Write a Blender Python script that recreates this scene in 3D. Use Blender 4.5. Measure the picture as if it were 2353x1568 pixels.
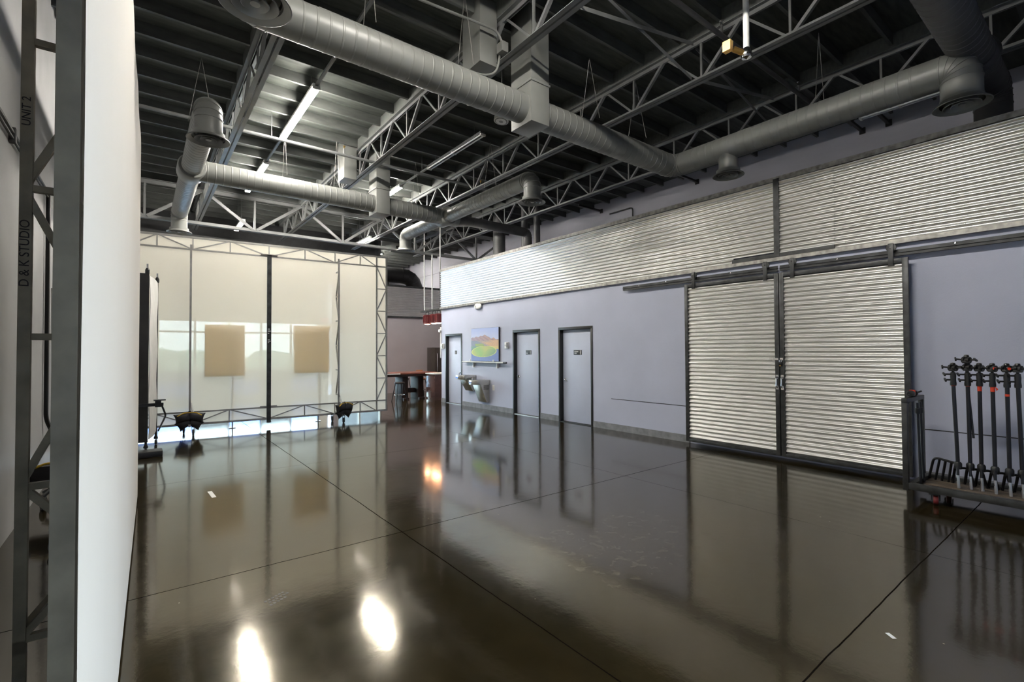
import bpy, bmesh, math, random
from mathutils import Vector, Matrix
random.seed(7)
PI = math.pi
S = bpy.context.scene
C = S.collection
for o in list(bpy.data.objects): bpy.data.objects.remove(o)

# ---------------------------------------------------------------- camera, light, exposure
cam_d = bpy.data.cameras.new('camera'); cam = bpy.data.objects.new('camera', cam_d); C.objects.link(cam)
cam_d.sensor_width = 36.0; cam_d.sensor_fit = 'HORIZONTAL'
cam_d.lens = 36.0*1105.5/2353.0
cam_d.clip_start = 0.05; cam_d.clip_end = 200
yaw, pitch, roll = 0.657164, 0.0198327, -0.0050505
fw = Vector((math.sin(yaw)*math.cos(pitch), math.cos(yaw)*math.cos(pitch), math.sin(pitch)))
rt = Vector((math.cos(yaw), -math.sin(yaw), 0)); up = rt.cross(fw)
r2 = rt*math.cos(roll)+up*math.sin(roll); u2 = -rt*math.sin(roll)+up*math.cos(roll)
M = Matrix((r2, u2, -fw)).transposed().to_4x4(); M.translation = Vector((0, 0, 1.65))
cam.matrix_world = M
S.camera = cam
S.view_settings.view_transform = 'Standard'; S.view_settings.look = 'None'
S.view_settings.gamma = 1; S.view_settings.use_curve_mapping = False
S.view_settings.exposure = 1.55
try:
    S.cycles.max_bounces = 8; S.cycles.diffuse_bounces = 5; S.cycles.glossy_bounces = 4
    S.cycles.transmission_bounces = 6; S.cycles.sample_clamp_indirect = 4.0
    S.cycles.caustics_reflective = False; S.cycles.caustics_refractive = False
except Exception: pass
SKY = 26.0
w = bpy.data.worlds.new('daylight'); S.world = w; w.use_nodes = True
wn = w.node_tree.nodes; wl = w.node_tree.links
bg = wn['Background']; bg.inputs['Strength'].default_value = SKY
tc = wn.new('ShaderNodeTexCoord'); sep = wn.new('ShaderNodeSeparateXYZ'); cr = wn.new('ShaderNodeValToRGB')
wl.new(tc.outputs['Generated'], sep.inputs[0]); wl.new(sep.outputs['Z'], cr.inputs[0]); wl.new(cr.outputs[0], bg.inputs['Color'])
cr.color_ramp.elements[0].position = 0.0; cr.color_ramp.elements[0].color = (0.84, 0.92, 1.0, 1)
cr.color_ramp.elements[1].position = 0.5; cr.color_ramp.elements[1].color = (0.55, 0.75, 1.0, 1)

TUBE_POWER = 142.0      # radiance of a lit fluorescent tube
def portal(loc, rot, sx, sy):
    l = bpy.data.lights.new('window_daylight', 'AREA'); l.shape = 'RECTANGLE'; l.size = sx; l.size_y = sy
    o = bpy.data.objects.new('window_daylight', l); C.objects.link(o); o.location = loc; o.rotation_euler = rot
    l.cycles.is_portal = True
    return o

# ---------------------------------------------------------------- materials
MATS = {}
def mat(name, col, rough=0.6, metal=0.0, var=0.06, scale=6.0, bump=0.0, bscale=60.0, emit=None, estr=0, spec=0.5, coat=0.0, rvar=0.0, stretch=(1, 1, 1)):
    m = bpy.data.materials.new(name); m.use_nodes = True
    n = m.node_tree.nodes; l = m.node_tree.links; p = n['Principled BSDF']
    p.inputs['Roughness'].default_value = rough; p.inputs['Metallic'].default_value = metal
    p.inputs['Specular IOR Level'].default_value = spec; p.inputs['Coat Weight'].default_value = coat
    t = n.new('ShaderNodeTexCoord'); mp = n.new('ShaderNodeMapping'); mp.inputs['Scale'].default_value = stretch
    l.new(t.outputs['Object'], mp.inputs[0])
    nz = n.new('ShaderNodeTexNoise'); nz.inputs['Scale'].default_value = scale; nz.inputs['Detail'].default_value = 5
    l.new(mp.outputs[0], nz.inputs['Vector'])
    r = n.new('ShaderNodeValToRGB')
    a = [max(0, c*(1-var*2)) for c in col[:3]]; b = [min(1, c*(1+var*2)) for c in col[:3]]
    r.color_ramp.elements[0].position = 0.3; r.color_ramp.elements[1].position = 0.7
    r.color_ramp.elements[0].color = (*a, 1); r.color_ramp.elements[1].color = (*b, 1)
    l.new(nz.outputs['Fac'], r.inputs[0]); l.new(r.outputs[0], p.inputs['Base Color'])
    if rvar:
        mr = n.new('ShaderNodeMapRange'); mr.inputs['To Min'].default_value = rough-rvar; mr.inputs['To Max'].default_value = rough+rvar
        l.new(nz.outputs['Fac'], mr.inputs['Value']); l.new(mr.outputs[0], p.inputs['Roughness'])
    if bump:
        n2 = n.new('ShaderNodeTexNoise'); n2.inputs['Scale'].default_value = bscale; n2.inputs['Detail'].default_value = 3
        l.new(mp.outputs[0], n2.inputs['Vector'])
        bp = n.new('ShaderNodeBump'); bp.inputs['Strength'].default_value = bump; bp.inputs['Distance'].default_value = 0.01
        l.new(n2.outputs['Fac'], bp.inputs['Height']); l.new(bp.outputs[0], p.inputs['Normal'])
    if emit:
        p.inputs['Emission Color'].default_value = (*emit, 1); p.inputs['Emission Strength'].default_value = estr
    MATS[name] = m
    return m

PAINT = mat('blue grey wall paint', (0.45, 0.475, 0.595), 0.55, var=0.025, scale=1.2, bump=0.12, bscale=90)
DOORP = mat('blue grey door paint', (0.50, 0.545, 0.68), 0.45, var=0.02, scale=2)
UPPER = mat('upper wall paint', (0.43, 0.43, 0.49), 0.7, var=0.08, scale=0.9, stretch=(1, 0.35, 1.6))
LEFTW = mat('left wall paint', (0.36, 0.36, 0.365), 0.5, var=0.10, scale=0.8, bump=0.1, bscale=70)
MAUVE = mat('kitchen wall paint', (0.26, 0.235, 0.255), 0.6, var=0.05, scale=0.8)
DARKW = mat('dark soffit paint', (0.03, 0.03, 0.032), 0.6, var=0.1)
CREAM = mat('cream wall paint', (0.62, 0.58, 0.48), 0.7, var=0.03)
DECK = mat('charcoal roof deck paint', (0.066, 0.074, 0.066), 0.75, var=0.18, scale=2.5, stretch=(1, 6, 1))
JOIST = mat('charcoal joist paint', (0.085, 0.090, 0.085), 0.6, var=0.12, scale=3, stretch=(1, 8, 4))
STEEL = mat('grey truss paint', (0.15, 0.155, 0.155), 0.45, var=0.06, scale=4)
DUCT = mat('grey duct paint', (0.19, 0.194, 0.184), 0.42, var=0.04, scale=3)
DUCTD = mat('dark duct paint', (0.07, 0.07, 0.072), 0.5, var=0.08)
GALV = mat('galvanised corrugated steel', (0.80, 0.80, 0.785), 0.40, 1.0, var=0.03, scale=3)
GALVT = mat('weathered galvanised trim', (0.33, 0.32, 0.30), 0.5, 0.7, var=0.2, scale=14)
BLKST = mat('raw dark steel', (0.055, 0.057, 0.058), 0.42, 0.6, var=0.2, scale=9)
BLACK = mat('black paint', (0.010, 0.010, 0.011), 0.4, var=0.1)
BLKMT = mat('black coated tube', (0.016, 0.016, 0.020), 0.28, 0.3, var=0.1)
RUBBER = mat('black rubber', (0.012, 0.012, 0.012), 0.65, var=0.1)
CHROME = mat('polished chrome', (0.78, 0.78, 0.80), 0.14, 1.0, var=0.02)
LEGTIP = mat('bright chromed leg', (0.86, 0.86, 0.88), 0.32, 1.0, var=0.01)
BRUSH = mat('brushed stainless steel', (0.58, 0.57, 0.53), 0.3, 1.0, var=0.06, scale=20, stretch=(1, 1, 12))
ALU = mat('mill aluminium tube', (0.42, 0.41, 0.385), 0.42, 0.85, var=0.06, scale=8)
BRONZE = mat('aged aluminium tube', (0.23, 0.205, 0.155), 0.5, 0.35, var=0.15, scale=8)
INK = mat('black stencil ink', (0.012, 0.010, 0.012), 0.7)
WHITEP = mat('white plastic', (0.75, 0.75, 0.74), 0.4, var=0.01)
WHITEM = mat('white enamel', (0.68, 0.68, 0.66), 0.35, var=0.02)
BRASS = mat('brass', (0.62, 0.38, 0.11), 0.35, 1.0, var=0.05)
REDP = mat('red plastic tape', (0.75, 0.06, 0.02), 0.45, var=0.05)
REDWH = mat('red caster wheel', (0.14, 0.012, 0.012), 0.4, var=0.1)
YELLOW = mat('yellow webbing', (0.62, 0.40, 0.03), 0.7, var=0.08)
BAG = mat('black sandbag nylon', (0.014, 0.014, 0.018), 0.55, var=0.2, bump=0.2, bscale=25)
CLOTHB = mat('black flag cloth', (0.014, 0.013, 0.013), 0.55, var=0.2, bump=0.35, bscale=5)
CLOTHW = mat('white flag cloth', (0.68, 0.67, 0.65), 0.75, var=0.03, bump=0.35, bscale=5)
CURB = mat('concrete curb', (0.20, 0.205, 0.22), 0.6, var=0.12, scale=8, bump=0.1)
WOODR = mat('reddish brown wood', (0.17, 0.050, 0.026), 0.30, var=0.22, scale=5, stretch=(1.0, 8, 8), coat=0.3)
WOODD = mat('dark stained wood', (0.022, 0.010, 0.008), 0.65, var=0.25, scale=5, stretch=(8, 8, 1))
WOODP = mat('weathered cart deck board', (0.11, 0.085, 0.06), 0.6, var=0.2, scale=6, stretch=(8, 1, 8))
SEATC = mat('tan stool seat', (0.34, 0.16, 0.08), 0.45, var=0.1)
SEATB = mat('black stool seat', (0.02, 0.018, 0.018), 0.35, var=0.1)
LAMPR = mat('oxblood lamp housing', (0.085, 0.008, 0.010), 0.35, var=0.15)
TAPE = mat('white gaffer tape', (0.72, 0.72, 0.70), 0.6, var=0.02)
FRIDGE = mat('dark fridge finish', (0.05, 0.042, 0.038), 0.35, 0.3, var=0.05)
COUNTER = mat('polished brown counter front', (0.10, 0.055, 0.05), 0.15, var=0.25, scale=2, coat=0.6)
LIT = mat('lit fluorescent tube', (0.9, 0.9, 0.9), 0.4, emit=(1.0, 0.95, 0.86), estr=TUBE_POWER)
UNLIT = mat('unlit fluorescent tube', (0.80, 0.82, 0.84), 0.25, var=0.01)
WARM = mat('lit warm lamp face', (0.9, 0.7, 0.5), 0.4, emit=(1.0, 0.50, 0.27), estr=32)
EXITR = mat('lit red exit letters', (0.8, 0.1, 0.1), 0.4, emit=(1.0, 0.12, 0.1), estr=5)
LEAF = mat('outdoor foliage', (0.40, 0.46, 0.30), 0.7, var=0.25, scale=3)
PAVE = mat('outdoor pavement', (0.34, 0.36, 0.40), 0.8, var=0.06, scale=0.6)

def floor_mat():
    m = mat('polished brown concrete', (0.046, 0.037, 0.021), 0.09, var=0.0, scale=1.0)
    n = m.node_tree.nodes; l = m.node_tree.links; p = n['Principled BSDF']
    for x in list(n):
        if x.type in ('TEX_NOISE', 'VALTORGB', 'MAPPING', 'TEX_COORD'): n.remove(x)
    p.inputs['IOR'].default_value = 1.8; p.inputs['Specular Tint'].default_value = (1.0, 0.88, 0.64, 1)
    p.inputs['Coat Weight'].default_value = 0.5; p.inputs['Coat Roughness'].default_value = 0.05; p.inputs['Coat IOR'].default_value = 1.65
    geo = n.new('ShaderNodeNewGeometry')
    def noise(sc, det, rough=0.6):
        x = n.new('ShaderNodeTexNoise'); x.inputs['Scale'].default_value = sc; x.inputs['Detail'].default_value = det; x.inputs['Roughness'].default_value = rough
        l.new(geo.outputs['Position'], x.inputs['Vector']); return x
    def ramp(src, p0, c0, p1, c1):
        r = n.new('ShaderNodeValToRGB'); e = r.color_ramp.elements
        e[0].position = p0; e[0].color = (*c0, 1); e[1].position = p1; e[1].color = (*c1, 1); l.new(src, r.inputs[0]); return r
    big = noise(0.55, 6, 0.65); r1 = ramp(big.outputs['Fac'], 0.33, (0.013, 0.0095, 0.004), 0.68, (0.030, 0.0225, 0.0105))
    med = noise(3.2, 7, 0.7); r2_ = ramp(med.outputs['Fac'], 0.35, (0.72, 0.72, 0.72), 0.68, (1.25, 1.25, 1.2))
    mx = n.new('ShaderNodeMixRGB'); mx.blend_type = 'MULTIPLY'; mx.inputs[0].default_value = 1
    l.new(r1.outputs[0], mx.inputs[1]); l.new(r2_.outputs[0], mx.inputs[2])
    # etched pale patch near the middle of the slab
    def M1(op, a, b=None, c=None):
        q = n.new('ShaderNodeMath'); q.operation = op
        for i, v in enumerate((a, b, c)):
            if v is None: continue
            if isinstance(v, (int, float)): q.inputs[i].default_value = v
            else: l.new(v, q.inputs[i])
        return q.outputs[0]
    sp = n.new('ShaderNodeSeparateXYZ'); l.new(geo.outputs['Position'], sp.inputs[0])
    X, Y = sp.outputs['X'], sp.outputs['Y']
    wob = noise(1.6, 4); wb = M1('MULTIPLY', M1('SUBTRACT', wob.outputs['Fac'], 0.5), 0.022)
    jt = None
    for ax, vals in ((X, (-1.2, 1.9, 5.03, 8.1)), (Y, (-2.1, 1.04, 4.12, 7.45, 10.6, 13.8, 17.0))):
        for v in vals:
            wdt = 0.0045 if v in (1.9, 4.12, 1.04) else 0.0024
            d = M1('ABSOLUTE', M1('SUBTRACT', M1('ADD', ax, wb), v))
            k = M1('LESS_THAN', d, wdt)
            jt = k if jt is None else M1('MAXIMUM', jt, k)
    fine = noise(9.0, 6, 0.75)
    dx = M1('ABSOLUTE', M1('SUBTRACT', X, 3.35)); dy = M1('ABSOLUTE', M1('SUBTRACT', Y, 2.75))
    inb = M1('MULTIPLY', M1('LESS_THAN', dx, 0.75), M1('LESS_THAN', dy, 0.55))
    pat = M1('MULTIPLY', inb, M1('GREATER_THAN', fine.outputs['Fac'], 0.56))
    mp_ = n.new('ShaderNodeMixRGB'); l.new(M1('MULTIPLY', pat, 0.45), mp_.inputs[0]); l.new(mx.outputs[0], mp_.inputs[1]); mp_.inputs[2].default_value = (0.12, 0.10, 0.06, 1)
    # white specks of paint
    vor = n.new('ShaderNodeTexVoronoi'); vor.inputs['Scale'].default_value = 4.0; l.new(geo.outputs['Position'], vor.inputs['Vector'])
    sp1 = M1('LESS_THAN', vor.outputs['Distance'], 0.022)
    ms = n.new('ShaderNodeMixRGB'); l.new(M1('MULTIPLY', sp1, 0.6), ms.inputs[0]); l.new(mp_.outputs[0], ms.inputs[1]); ms.inputs[2].default_value = (0.45, 0.42, 0.33, 1)
    mj = n.new('ShaderNodeMixRGB'); l.new(jt, mj.inputs[0]); l.new(ms.outputs[0], mj.inputs[1]); mj.inputs[2].default_value = (0.006, 0.005, 0.004, 1)
    l.new(mj.outputs[0], p.inputs['Base Color'])
    rr = M1('ADD', M1('MULTIPLY', med.outputs['Fac'], 0.09), M1('MULTIPLY', jt, 0.4)); l.new(M1('ADD', rr, 0.065), p.inputs['Roughness'])
    l.new(M1('SUBTRACT', 0.12, M1('MULTIPLY', jt, 0.12)), p.inputs['Coat Weight']); l.new(M1('SUBTRACT', 0.5, M1('MULTIPLY', jt, 0.5)), p.inputs['Specular IOR Level'])
    bm_ = n.new('ShaderNodeBump'); bm_.inputs['Strength'].default_value = 0.05; bm_.inputs['Distance'].default_value = 0.01
    l.new(noise(7.0, 4).outputs['Fac'], bm_.inputs['Height']); l.new(bm_.outputs[0], p.inputs['Normal']); l.new(bm_.outputs[0], p.inputs['Coat Normal'])
    return m
FLOOR = floor_mat()

def scrim_mat(name, col, transp, transl):
    m = bpy.data.materials.new(name); m.use_nodes = True
    n = m.node_tree.nodes; l = m.node_tree.links; out = n['Material Output']; n.remove(n['Principled BSDF'])
    t = n.new('ShaderNodeTexCoord'); nz = n.new('ShaderNodeTexNoise'); nz.inputs['Scale'].default_value = 1.4; l.new(t.outputs['Object'], nz.inputs['Vector'])
    r = n.new('ShaderNodeValToRGB'); r.color_ramp.elements[0].color = (*[c*0.96 for c in col], 1); r.color_ramp.elements[1].color = (*col, 1); l.new(nz.outputs['Fac'], r.inputs[0])
    d = n.new('ShaderNodeBsdfDiffuse'); tl = n.new('ShaderNodeBsdfTranslucent'); tr = n.new('ShaderNodeBsdfTransparent')
    l.new(r.outputs[0], d.inputs[0]); l.new(r.outputs[0], tl.inputs[0]); tr.inputs[0].default_value = (1, 0.99, 0.96, 1)
    m1 = n.new('ShaderNodeMixShader'); m1.inputs[0].default_value = transl; l.new(d.outputs[0], m1.inputs[1]); l.new(tl.outputs[0], m1.inputs[2])
    m2 = n.new('ShaderNodeMixShader'); m2.inputs[0].default_value = transp; l.new(m1.outputs[0], m2.inputs[1]); l.new(tr.outputs[0], m2.inputs[2])
    l.new(m2.outputs[0], out.inputs[0]); return m
SILK = scrim_mat('white diffusion silk', (0.87, 0.82, 0.70), 0.030, 0.44)
SILKN = scrim_mat('white muslin', (0.88, 0.845, 0.79), 0.0, 0.07)

PLASTK = scrim_mat('thin tan panel', (0.92, 0.80, 0.58), 0.0, 0.62)
def glass_mat(name, tint):
    m = bpy.data.materials.new(name); m.use_nodes = True
    n = m.node_tree.nodes; l = m.node_tree.links; out = n['Material Output']; n.remove(n['Principled BSDF'])
    g = n.new('ShaderNodeBsdfGlossy'); g.inputs['Roughness'].default_value = 0.02; tr = n.new('ShaderNodeBsdfTransparent'); tr.inputs[0].default_value = tint
    fr = n.new('ShaderNodeFresnel'); fr.inputs[0].default_value = 1.45; mx = n.new('ShaderNodeMixShader')
    l.new(fr.outputs[0], mx.inputs[0]); l.new(tr.outputs[0], mx.inputs[1]); l.new(g.outputs[0], mx.inputs[2]); l.new(mx.outputs[0], out.inputs[0]); return m
GLASS = glass_mat('clear window glass', (0.93, 0.96, 0.95, 1)); TINT = glass_mat('tinted lower window glass', (0.13, 0.18, 0.30, 1)); DIMMED = glass_mat('daylight dimming glass', (0.44, 0.475, 0.47, 1))  # last one: greyed copy of the glass, darkened to hold back far daylight

# ---------------------------------------------------------------- mesh helpers
WM = {}
def wm(o): return WM.get(o.name, Matrix.Identity(4))
class MB:
    def __init__(s): s.bm = bmesh.new()
    def _quadring(s, rings, close=True, cap=True):
        vs = [[s.bm.verts.new(p) for p in r] for r in rings]; n = len(vs[0])
        for a, b in zip(vs[:-1], vs[1:]):
            for i in range(n if close else n-1):
                j = (i+1) % n; s.bm.faces.new((a[i], a[j], b[j], b[i]))
        if cap and close:
            s.bm.faces.new(list(reversed(vs[0]))); s.bm.faces.new(vs[-1])
        return s
    def box(s, a, b):
        x0, y0, z0 = [min(p, q) for p, q in zip(a, b)]; x1, y1, z1 = [max(p, q) for p, q in zip(a, b)]
        s._quadring([[(x0, y0, z0), (x1, y0, z0), (x1, y1, z0), (x0, y1, z0)], [(x0, y0, z1), (x1, y0, z1), (x1, y1, z1), (x0, y1, z1)]]); return s
    def frame(s, p0, p1, upv=(0, 0, 1)):
        p0, p1 = Vector(p0), Vector(p1); d = (p1-p0).normalized(); u = Vector(upv)
        if abs(d.dot(u)) > 0.98: u = Vector((0, 1, 0)) if abs(d.y) < 0.9 else Vector((1, 0, 0))
        a = d.cross(u).normalized(); b = a.cross(d).normalized(); return p0, p1, a, b
    def bar(s, p0, p1, wd, ht, upv=(0, 0, 1)):
        p0, p1, a, b = s.frame(p0, p1, upv); q = [(-.5, -.5), (.5, -.5), (.5, .5), (-.5, .5)]
        s._quadring([[p+a*(x*wd)+b*(y*ht) for x, y in q] for p in (p0, p1)]); return s
    def angle(s, p0, p1, leg, t, sx=1, upv=(0, 0, 1)):
        p0, p1, a, b = s.frame(p0, p1, upv); q = [(0, 0), (leg, 0), (leg, t), (t, t), (t, leg), (0, leg)]
        if sx < 0: q = [(-x, y) for x, y in reversed(q)]
        s._quadring([[p+a*x+b*y for x, y in q] for p in (p0, p1)]); return s
    def tube(s, p0, p1, r, n=10, r1=None):
        p0, p1, a, b = s.frame(p0, p1); r1 = r if r1 is None else r1
        s._quadring([[p+a*(rr*math.cos(2*PI*i/n))+b*(rr*math.sin(2*PI*i/n)) for i in range(n)] for p, rr in ((p0, r), (p1, r1))]); return s
    def path(s, pts, r, n=10, closed=False):
        pts = [Vector(p) for p in pts]; rad = r if isinstance(r, (list, tuple)) else [r]*len(pts); rings = []; prev = None
        for i, p in enumerate(pts):
            d = ((pts[min(i+1, len(pts)-1)]-p).normalized()+(p-pts[max(i-1, 0)]).normalized()).normalized()
            if prev is None:
                u = Vector((0, 0, 1)) if abs(d.z) < 0.9 else Vector((0, 1, 0)); a = d.cross(u).normalized()
            else:
                a = (prev-d*prev.dot(d)).normalized()
            prev = a; b = d.cross(a)
            rings.append([p+a*(rad[i]*math.cos(2*PI*k/n))+b*(rad[i]*math.sin(2*PI*k/n)) for k in range(n)])
        s._quadring(rings); return s
    def lathe(s, prof, base, axis=(0, 0, 1), n=20, cap=True):
        ax = Vector(axis).normalized(); u = Vector((0, 0, 1)) if abs(ax.z) < 0.9 else Vector((1, 0, 0)); a = ax.cross(u).normalized(); b = ax.cross(a); base = Vector(base)
        s._quadring([[base+ax*h+a*(max(r, 1e-4)*math.cos(2*PI*i/n))+b*(max(r, 1e-4)*math.sin(2*PI*i/n)) for i in range(n)] for r, h in prof], cap=cap); return s
    def blob(s, c, rx, ry, rz, seg=12, rings=7, rot=None, pinch=0.0):
        R = rot or Matrix.Identity(3); c = Vector(c); out = []
        for j in range(rings+1):
            th = PI*j/rings; zz = math.cos(th); rr = max(math.sin(th)**(0.75), 0.02)
            out.append([c+R@Vector((rx*rr*math.cos(2*PI*i/seg)*(1+pinch*abs(math.sin(2*PI*i/seg))), ry*rr*math.sin(2*PI*i/seg), rz*zz)) for i in range(seg)])
        s._quadring(out); return s
    def pillow(s, c, w_, h_, t_, R, n=10):
        c = Vector(c); f = lambda q: math.copysign(abs(q)**0.75, q); top, bot = [], []
        for j in range(n+1):
            v = 2*j/n-1; ra, rb = [], []
            for i in range(n+1):
                u = 2*i/n-1; k = max(0.0, (1-u*u)*(1-v*v))**0.42; x = w_*u*(1-0.20*(1-abs(u))*0-0.16*(1-v*v)*abs(u)); y = h_*v*(1-0.16*(1-u*u)*abs(v))
                ra.append(s.bm.verts.new(c+R@Vector((x, y, t_*k)))); rb.append(ra[-1] if (i in (0, n) or j in (0, n)) else s.bm.verts.new(c+R@Vector((x, y, -t_*k))))
            top.append(ra); bot.append(rb)
        for j in range(n):
            for i in range(n):
                s.bm.faces.new((top[j][i], top[j][i+1], top[j+1][i+1], top[j+1][i])); s.bm.faces.new((bot[j][i], bot[j+1][i], bot[j+1][i+1], bot[j][i+1]))
        return s
    def poly(s, pts, ext):
        e = Vector(ext); s._quadring([[Vector(p) for p in pts], [Vector(p)+e for p in pts]]); return s
    def quad(s, pts):
        s.bm.faces.new([s.bm.verts.new(p) for p in pts]); return s
    def build(s, name, m, parent=None, world=True, smooth=38, bev=0.0):
        bm = s.bm
        bmesh.ops.recalc_face_normals(bm, faces=bm.faces)
        if bev:
            ed = [e for e in bm.edges if len(e.link_faces) == 2 and e.calc_face_angle(0) > 0.6]
            bmesh.ops.bevel(bm, geom=ed, offset=bev, segments=2, affect='EDGES', profile=0.5)
        if parent is not None:
            if world: bmesh.ops.transform(bm, matrix=wm(parent).inverted(), verts=bm.verts)
            loc = None
        else:
            xs = [v.co.x for v in bm.verts]; ys = [v.co.y for v in bm.verts]; zs = [v.co.z for v in bm.verts]
            loc = Vector(((min(xs)+max(xs))/2, (min(ys)+max(ys))/2, min(zs))); bmesh.ops.translate(bm, vec=-loc, verts=bm.verts)
        me = bpy.data.meshes.new(name); bm.to_mesh(me); bm.free()
        me.materials.append(m)
        if smooth:
            me.shade_smooth(); me.set_sharp_from_angle(angle=math.radians(smooth))
        o = bpy.data.objects.new(name, me); C.objects.link(o)
        if parent is not None:
            o.parent = parent; WM[o.name] = wm(parent).copy()
        else:
            o.location = loc; WM[o.name] = Matrix.Translation(loc)
        return o

def tag(o, label=None, cat=None, group=None, kind=None):
    if label: o['label'] = label
    if cat: o['category'] = cat
    if group: o['group'] = group
    if kind: o['kind'] = kind
    return o
def thing(name, label, cat, loc=(0, 0, 0), rotz=0.0, group=None, kind=None):
    o = bpy.data.objects.new(name, None); C.objects.link(o); o.empty_display_size = 0.1
    o.location = loc; o.rotation_euler = (0, 0, rotz)
    WM[o.name] = Matrix.Translation(Vector(loc)) @ Matrix.Rotation(rotz, 4, 'Z')
    return tag(o, label, cat, group, kind)
def dup(root, loc, rotz=None, label=None):
    r = root.copy(); C.objects.link(r); r.location = loc
    if rotz is not None: r.rotation_euler = (0, 0, rotz)
    if label: r['label'] = label
    for ch in list(root.children):
        c = ch.copy(); C.objects.link(c); c.parent = r
        for g in list(ch.children):
            d = g.copy(); C.objects.link(d); d.parent = c
    return r
def text_mesh(name, body, size, m, parent, mtx, ext=0.0008):
    cu = bpy.data.curves.new(name, 'FONT'); cu.body = body; cu.size = size; cu.extrude = ext; cu.align_x = 'LEFT'; cu.align_y = 'CENTER'
    t = bpy.data.objects.new(name, cu); C.objects.link(t)
    dg = bpy.context.evaluated_depsgraph_get(); me = bpy.data.meshes.new_from_object(t.evaluated_get(dg))
    bpy.data.objects.remove(t); me.transform(mtx); me.materials.clear(); me.materials.append(m)
    o = bpy.data.objects.new(name, me); C.objects.link(o); o.parent = parent; WM[o.name] = wm(parent).copy()
    return o
def rounded(pts, rad, n=6):
    pts = [Vector(p) for p in pts]; out = [pts[0]]
    for a, b, c in zip(pts[:-2], pts[1:-1], pts[2:]):
        d0 = (a-b); d1 = (c-b); r = min(rad, d0.length*0.49, d1.length*0.49); p0 = b+d0.normalized()*r; p1 = b+d1.normalized()*r
        for i in range(n+1):
            t = i/n; out.append(p0*(1-t)**2+b*2*t*(1-t)+p1*t*t)
    out.append(pts[-1]); return out

ROOF = 6.20; JB = 6.03; XW = 7.72; XC = 7.67; XU = 11.2; YF = 18.0; YW = 18.6; XL = -0.93; YB = -4.0; YE = 26.0

# ================================================================= SETTING
f = MB().box((XL-0.3, YB-0.3, -0.12), (XU+0.3, YW+0.2, 0.0)).box((7.5, YW+0.2, -0.12), (XU+0.3, YE+0.3, 0.0)).build('floor', FLOOR)
tag(f, 'polished dark brown concrete floor with saw-cut joints and mirror reflections', 'floor', kind='structure')

ceil = MB().box((XL-0.3, YB-0.3, ROOF), (XU+0.3, YW+0.2, ROOF+0.12)).box((7.5, YW+0.2, ROOF), (XU+0.3, YE+0.3, ROOF+0.12)).build('ceiling', DECK)
tag(ceil, 'charcoal painted roof deck on closely spaced joists high overhead', 'ceiling', kind='structure')
TX = [-1.12, 1.27, 3.72, 6.17, 8.62, XU]
def joist_shape(b, x0, x1, y): b.box((x0+0.07, y-0.022, JB), (x1-0.07, y+0.022, ROOF))
for k in range(-12, 12):
    for i in range(4):
        b = MB(); joist_shape(b, TX[i], TX[i+1], 7.656+0.62*k); b.build('joist', JOIST, ceil)
b = MB()
for k in range(-18, 29):
    for i in range(5):
        if i < 4 and -12 <= k < 12: continue
        if i < 4 and k > 17: continue
        joist_shape(b, TX[i], TX[i+1]-(0.09 if i == 4 else 0), 7.656+0.62*k)
o = b.build('joist_rows', JOIST, ceil); o['kind'] = 'stuff'

# right wall of the office block, with three door openings
doors = [(12.53, 13.44), (8.93, 9.92), (7.20, 8.18)]; DZ = 2.13
b = MB(); ys = -0.7
b.box((XW, YB, 0), (XW+0.22, -3.7, 3.05)).box((XW, -3.7, 0), (XW+0.22, -0.7, 0.25)).box((XW, -3.7, 2.9), (XW+0.22, -0.7, 3.05)).box((XW+0.22, -0.9, 0), (XU, -0.7, 4.14))  # includes an opening out of view for the assumed daylight windows
for (y0, y1) in sorted(doors):
    b.box((XW, ys, 0), (XW+0.22, y0, 3.05)); b.box((XW, y0, DZ), (XW+0.22, y1, 3.05)); ys = y1
b.box((XW, ys, 0), (XW+0.22, 13.75, 3.05))
b.box((XW+0.02, YB, 3.05), (XW+0.22, 13.75, 4.22))
b.box((XW+0.22, 13.53, 0), (XU, 13.75, 4.22))
b.box((XW+0.22, YB, 4.14), (XU, 13.53, 4.22))
wr = b.build('wall_right', PAINT, bev=0.0)
tag(wr, 'blue grey painted office wall holding the three doors and both sliding doors', 'wall', kind='structure')
b = MB().box((XW-0.003, 4.9, 0.636), (XW, 6.65, 0.648)).box((XW-0.003, -0.6, 0.640), (XW, 1.68, 0.652)); b.build('seam', BLACK, wr)
# baseboard / curb
b = MB(); ys = 4.86
for (y0, y1) in sorted(doors):
    b.box((XW-0.012, ys, 0), (XW, y0-0.05, 0.13)); ys = y1+0.05
b.box((XW-0.012, ys, 0), (XW, 13.75, 0.13)); b.box((XW-0.012, -0.7, 0), (XW, 1.68, 0.13))
tag(b.build('baseboard_right', CURB), 'grey concrete curb along the foot of the office wall', 'baseboard', kind='structure')

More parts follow.
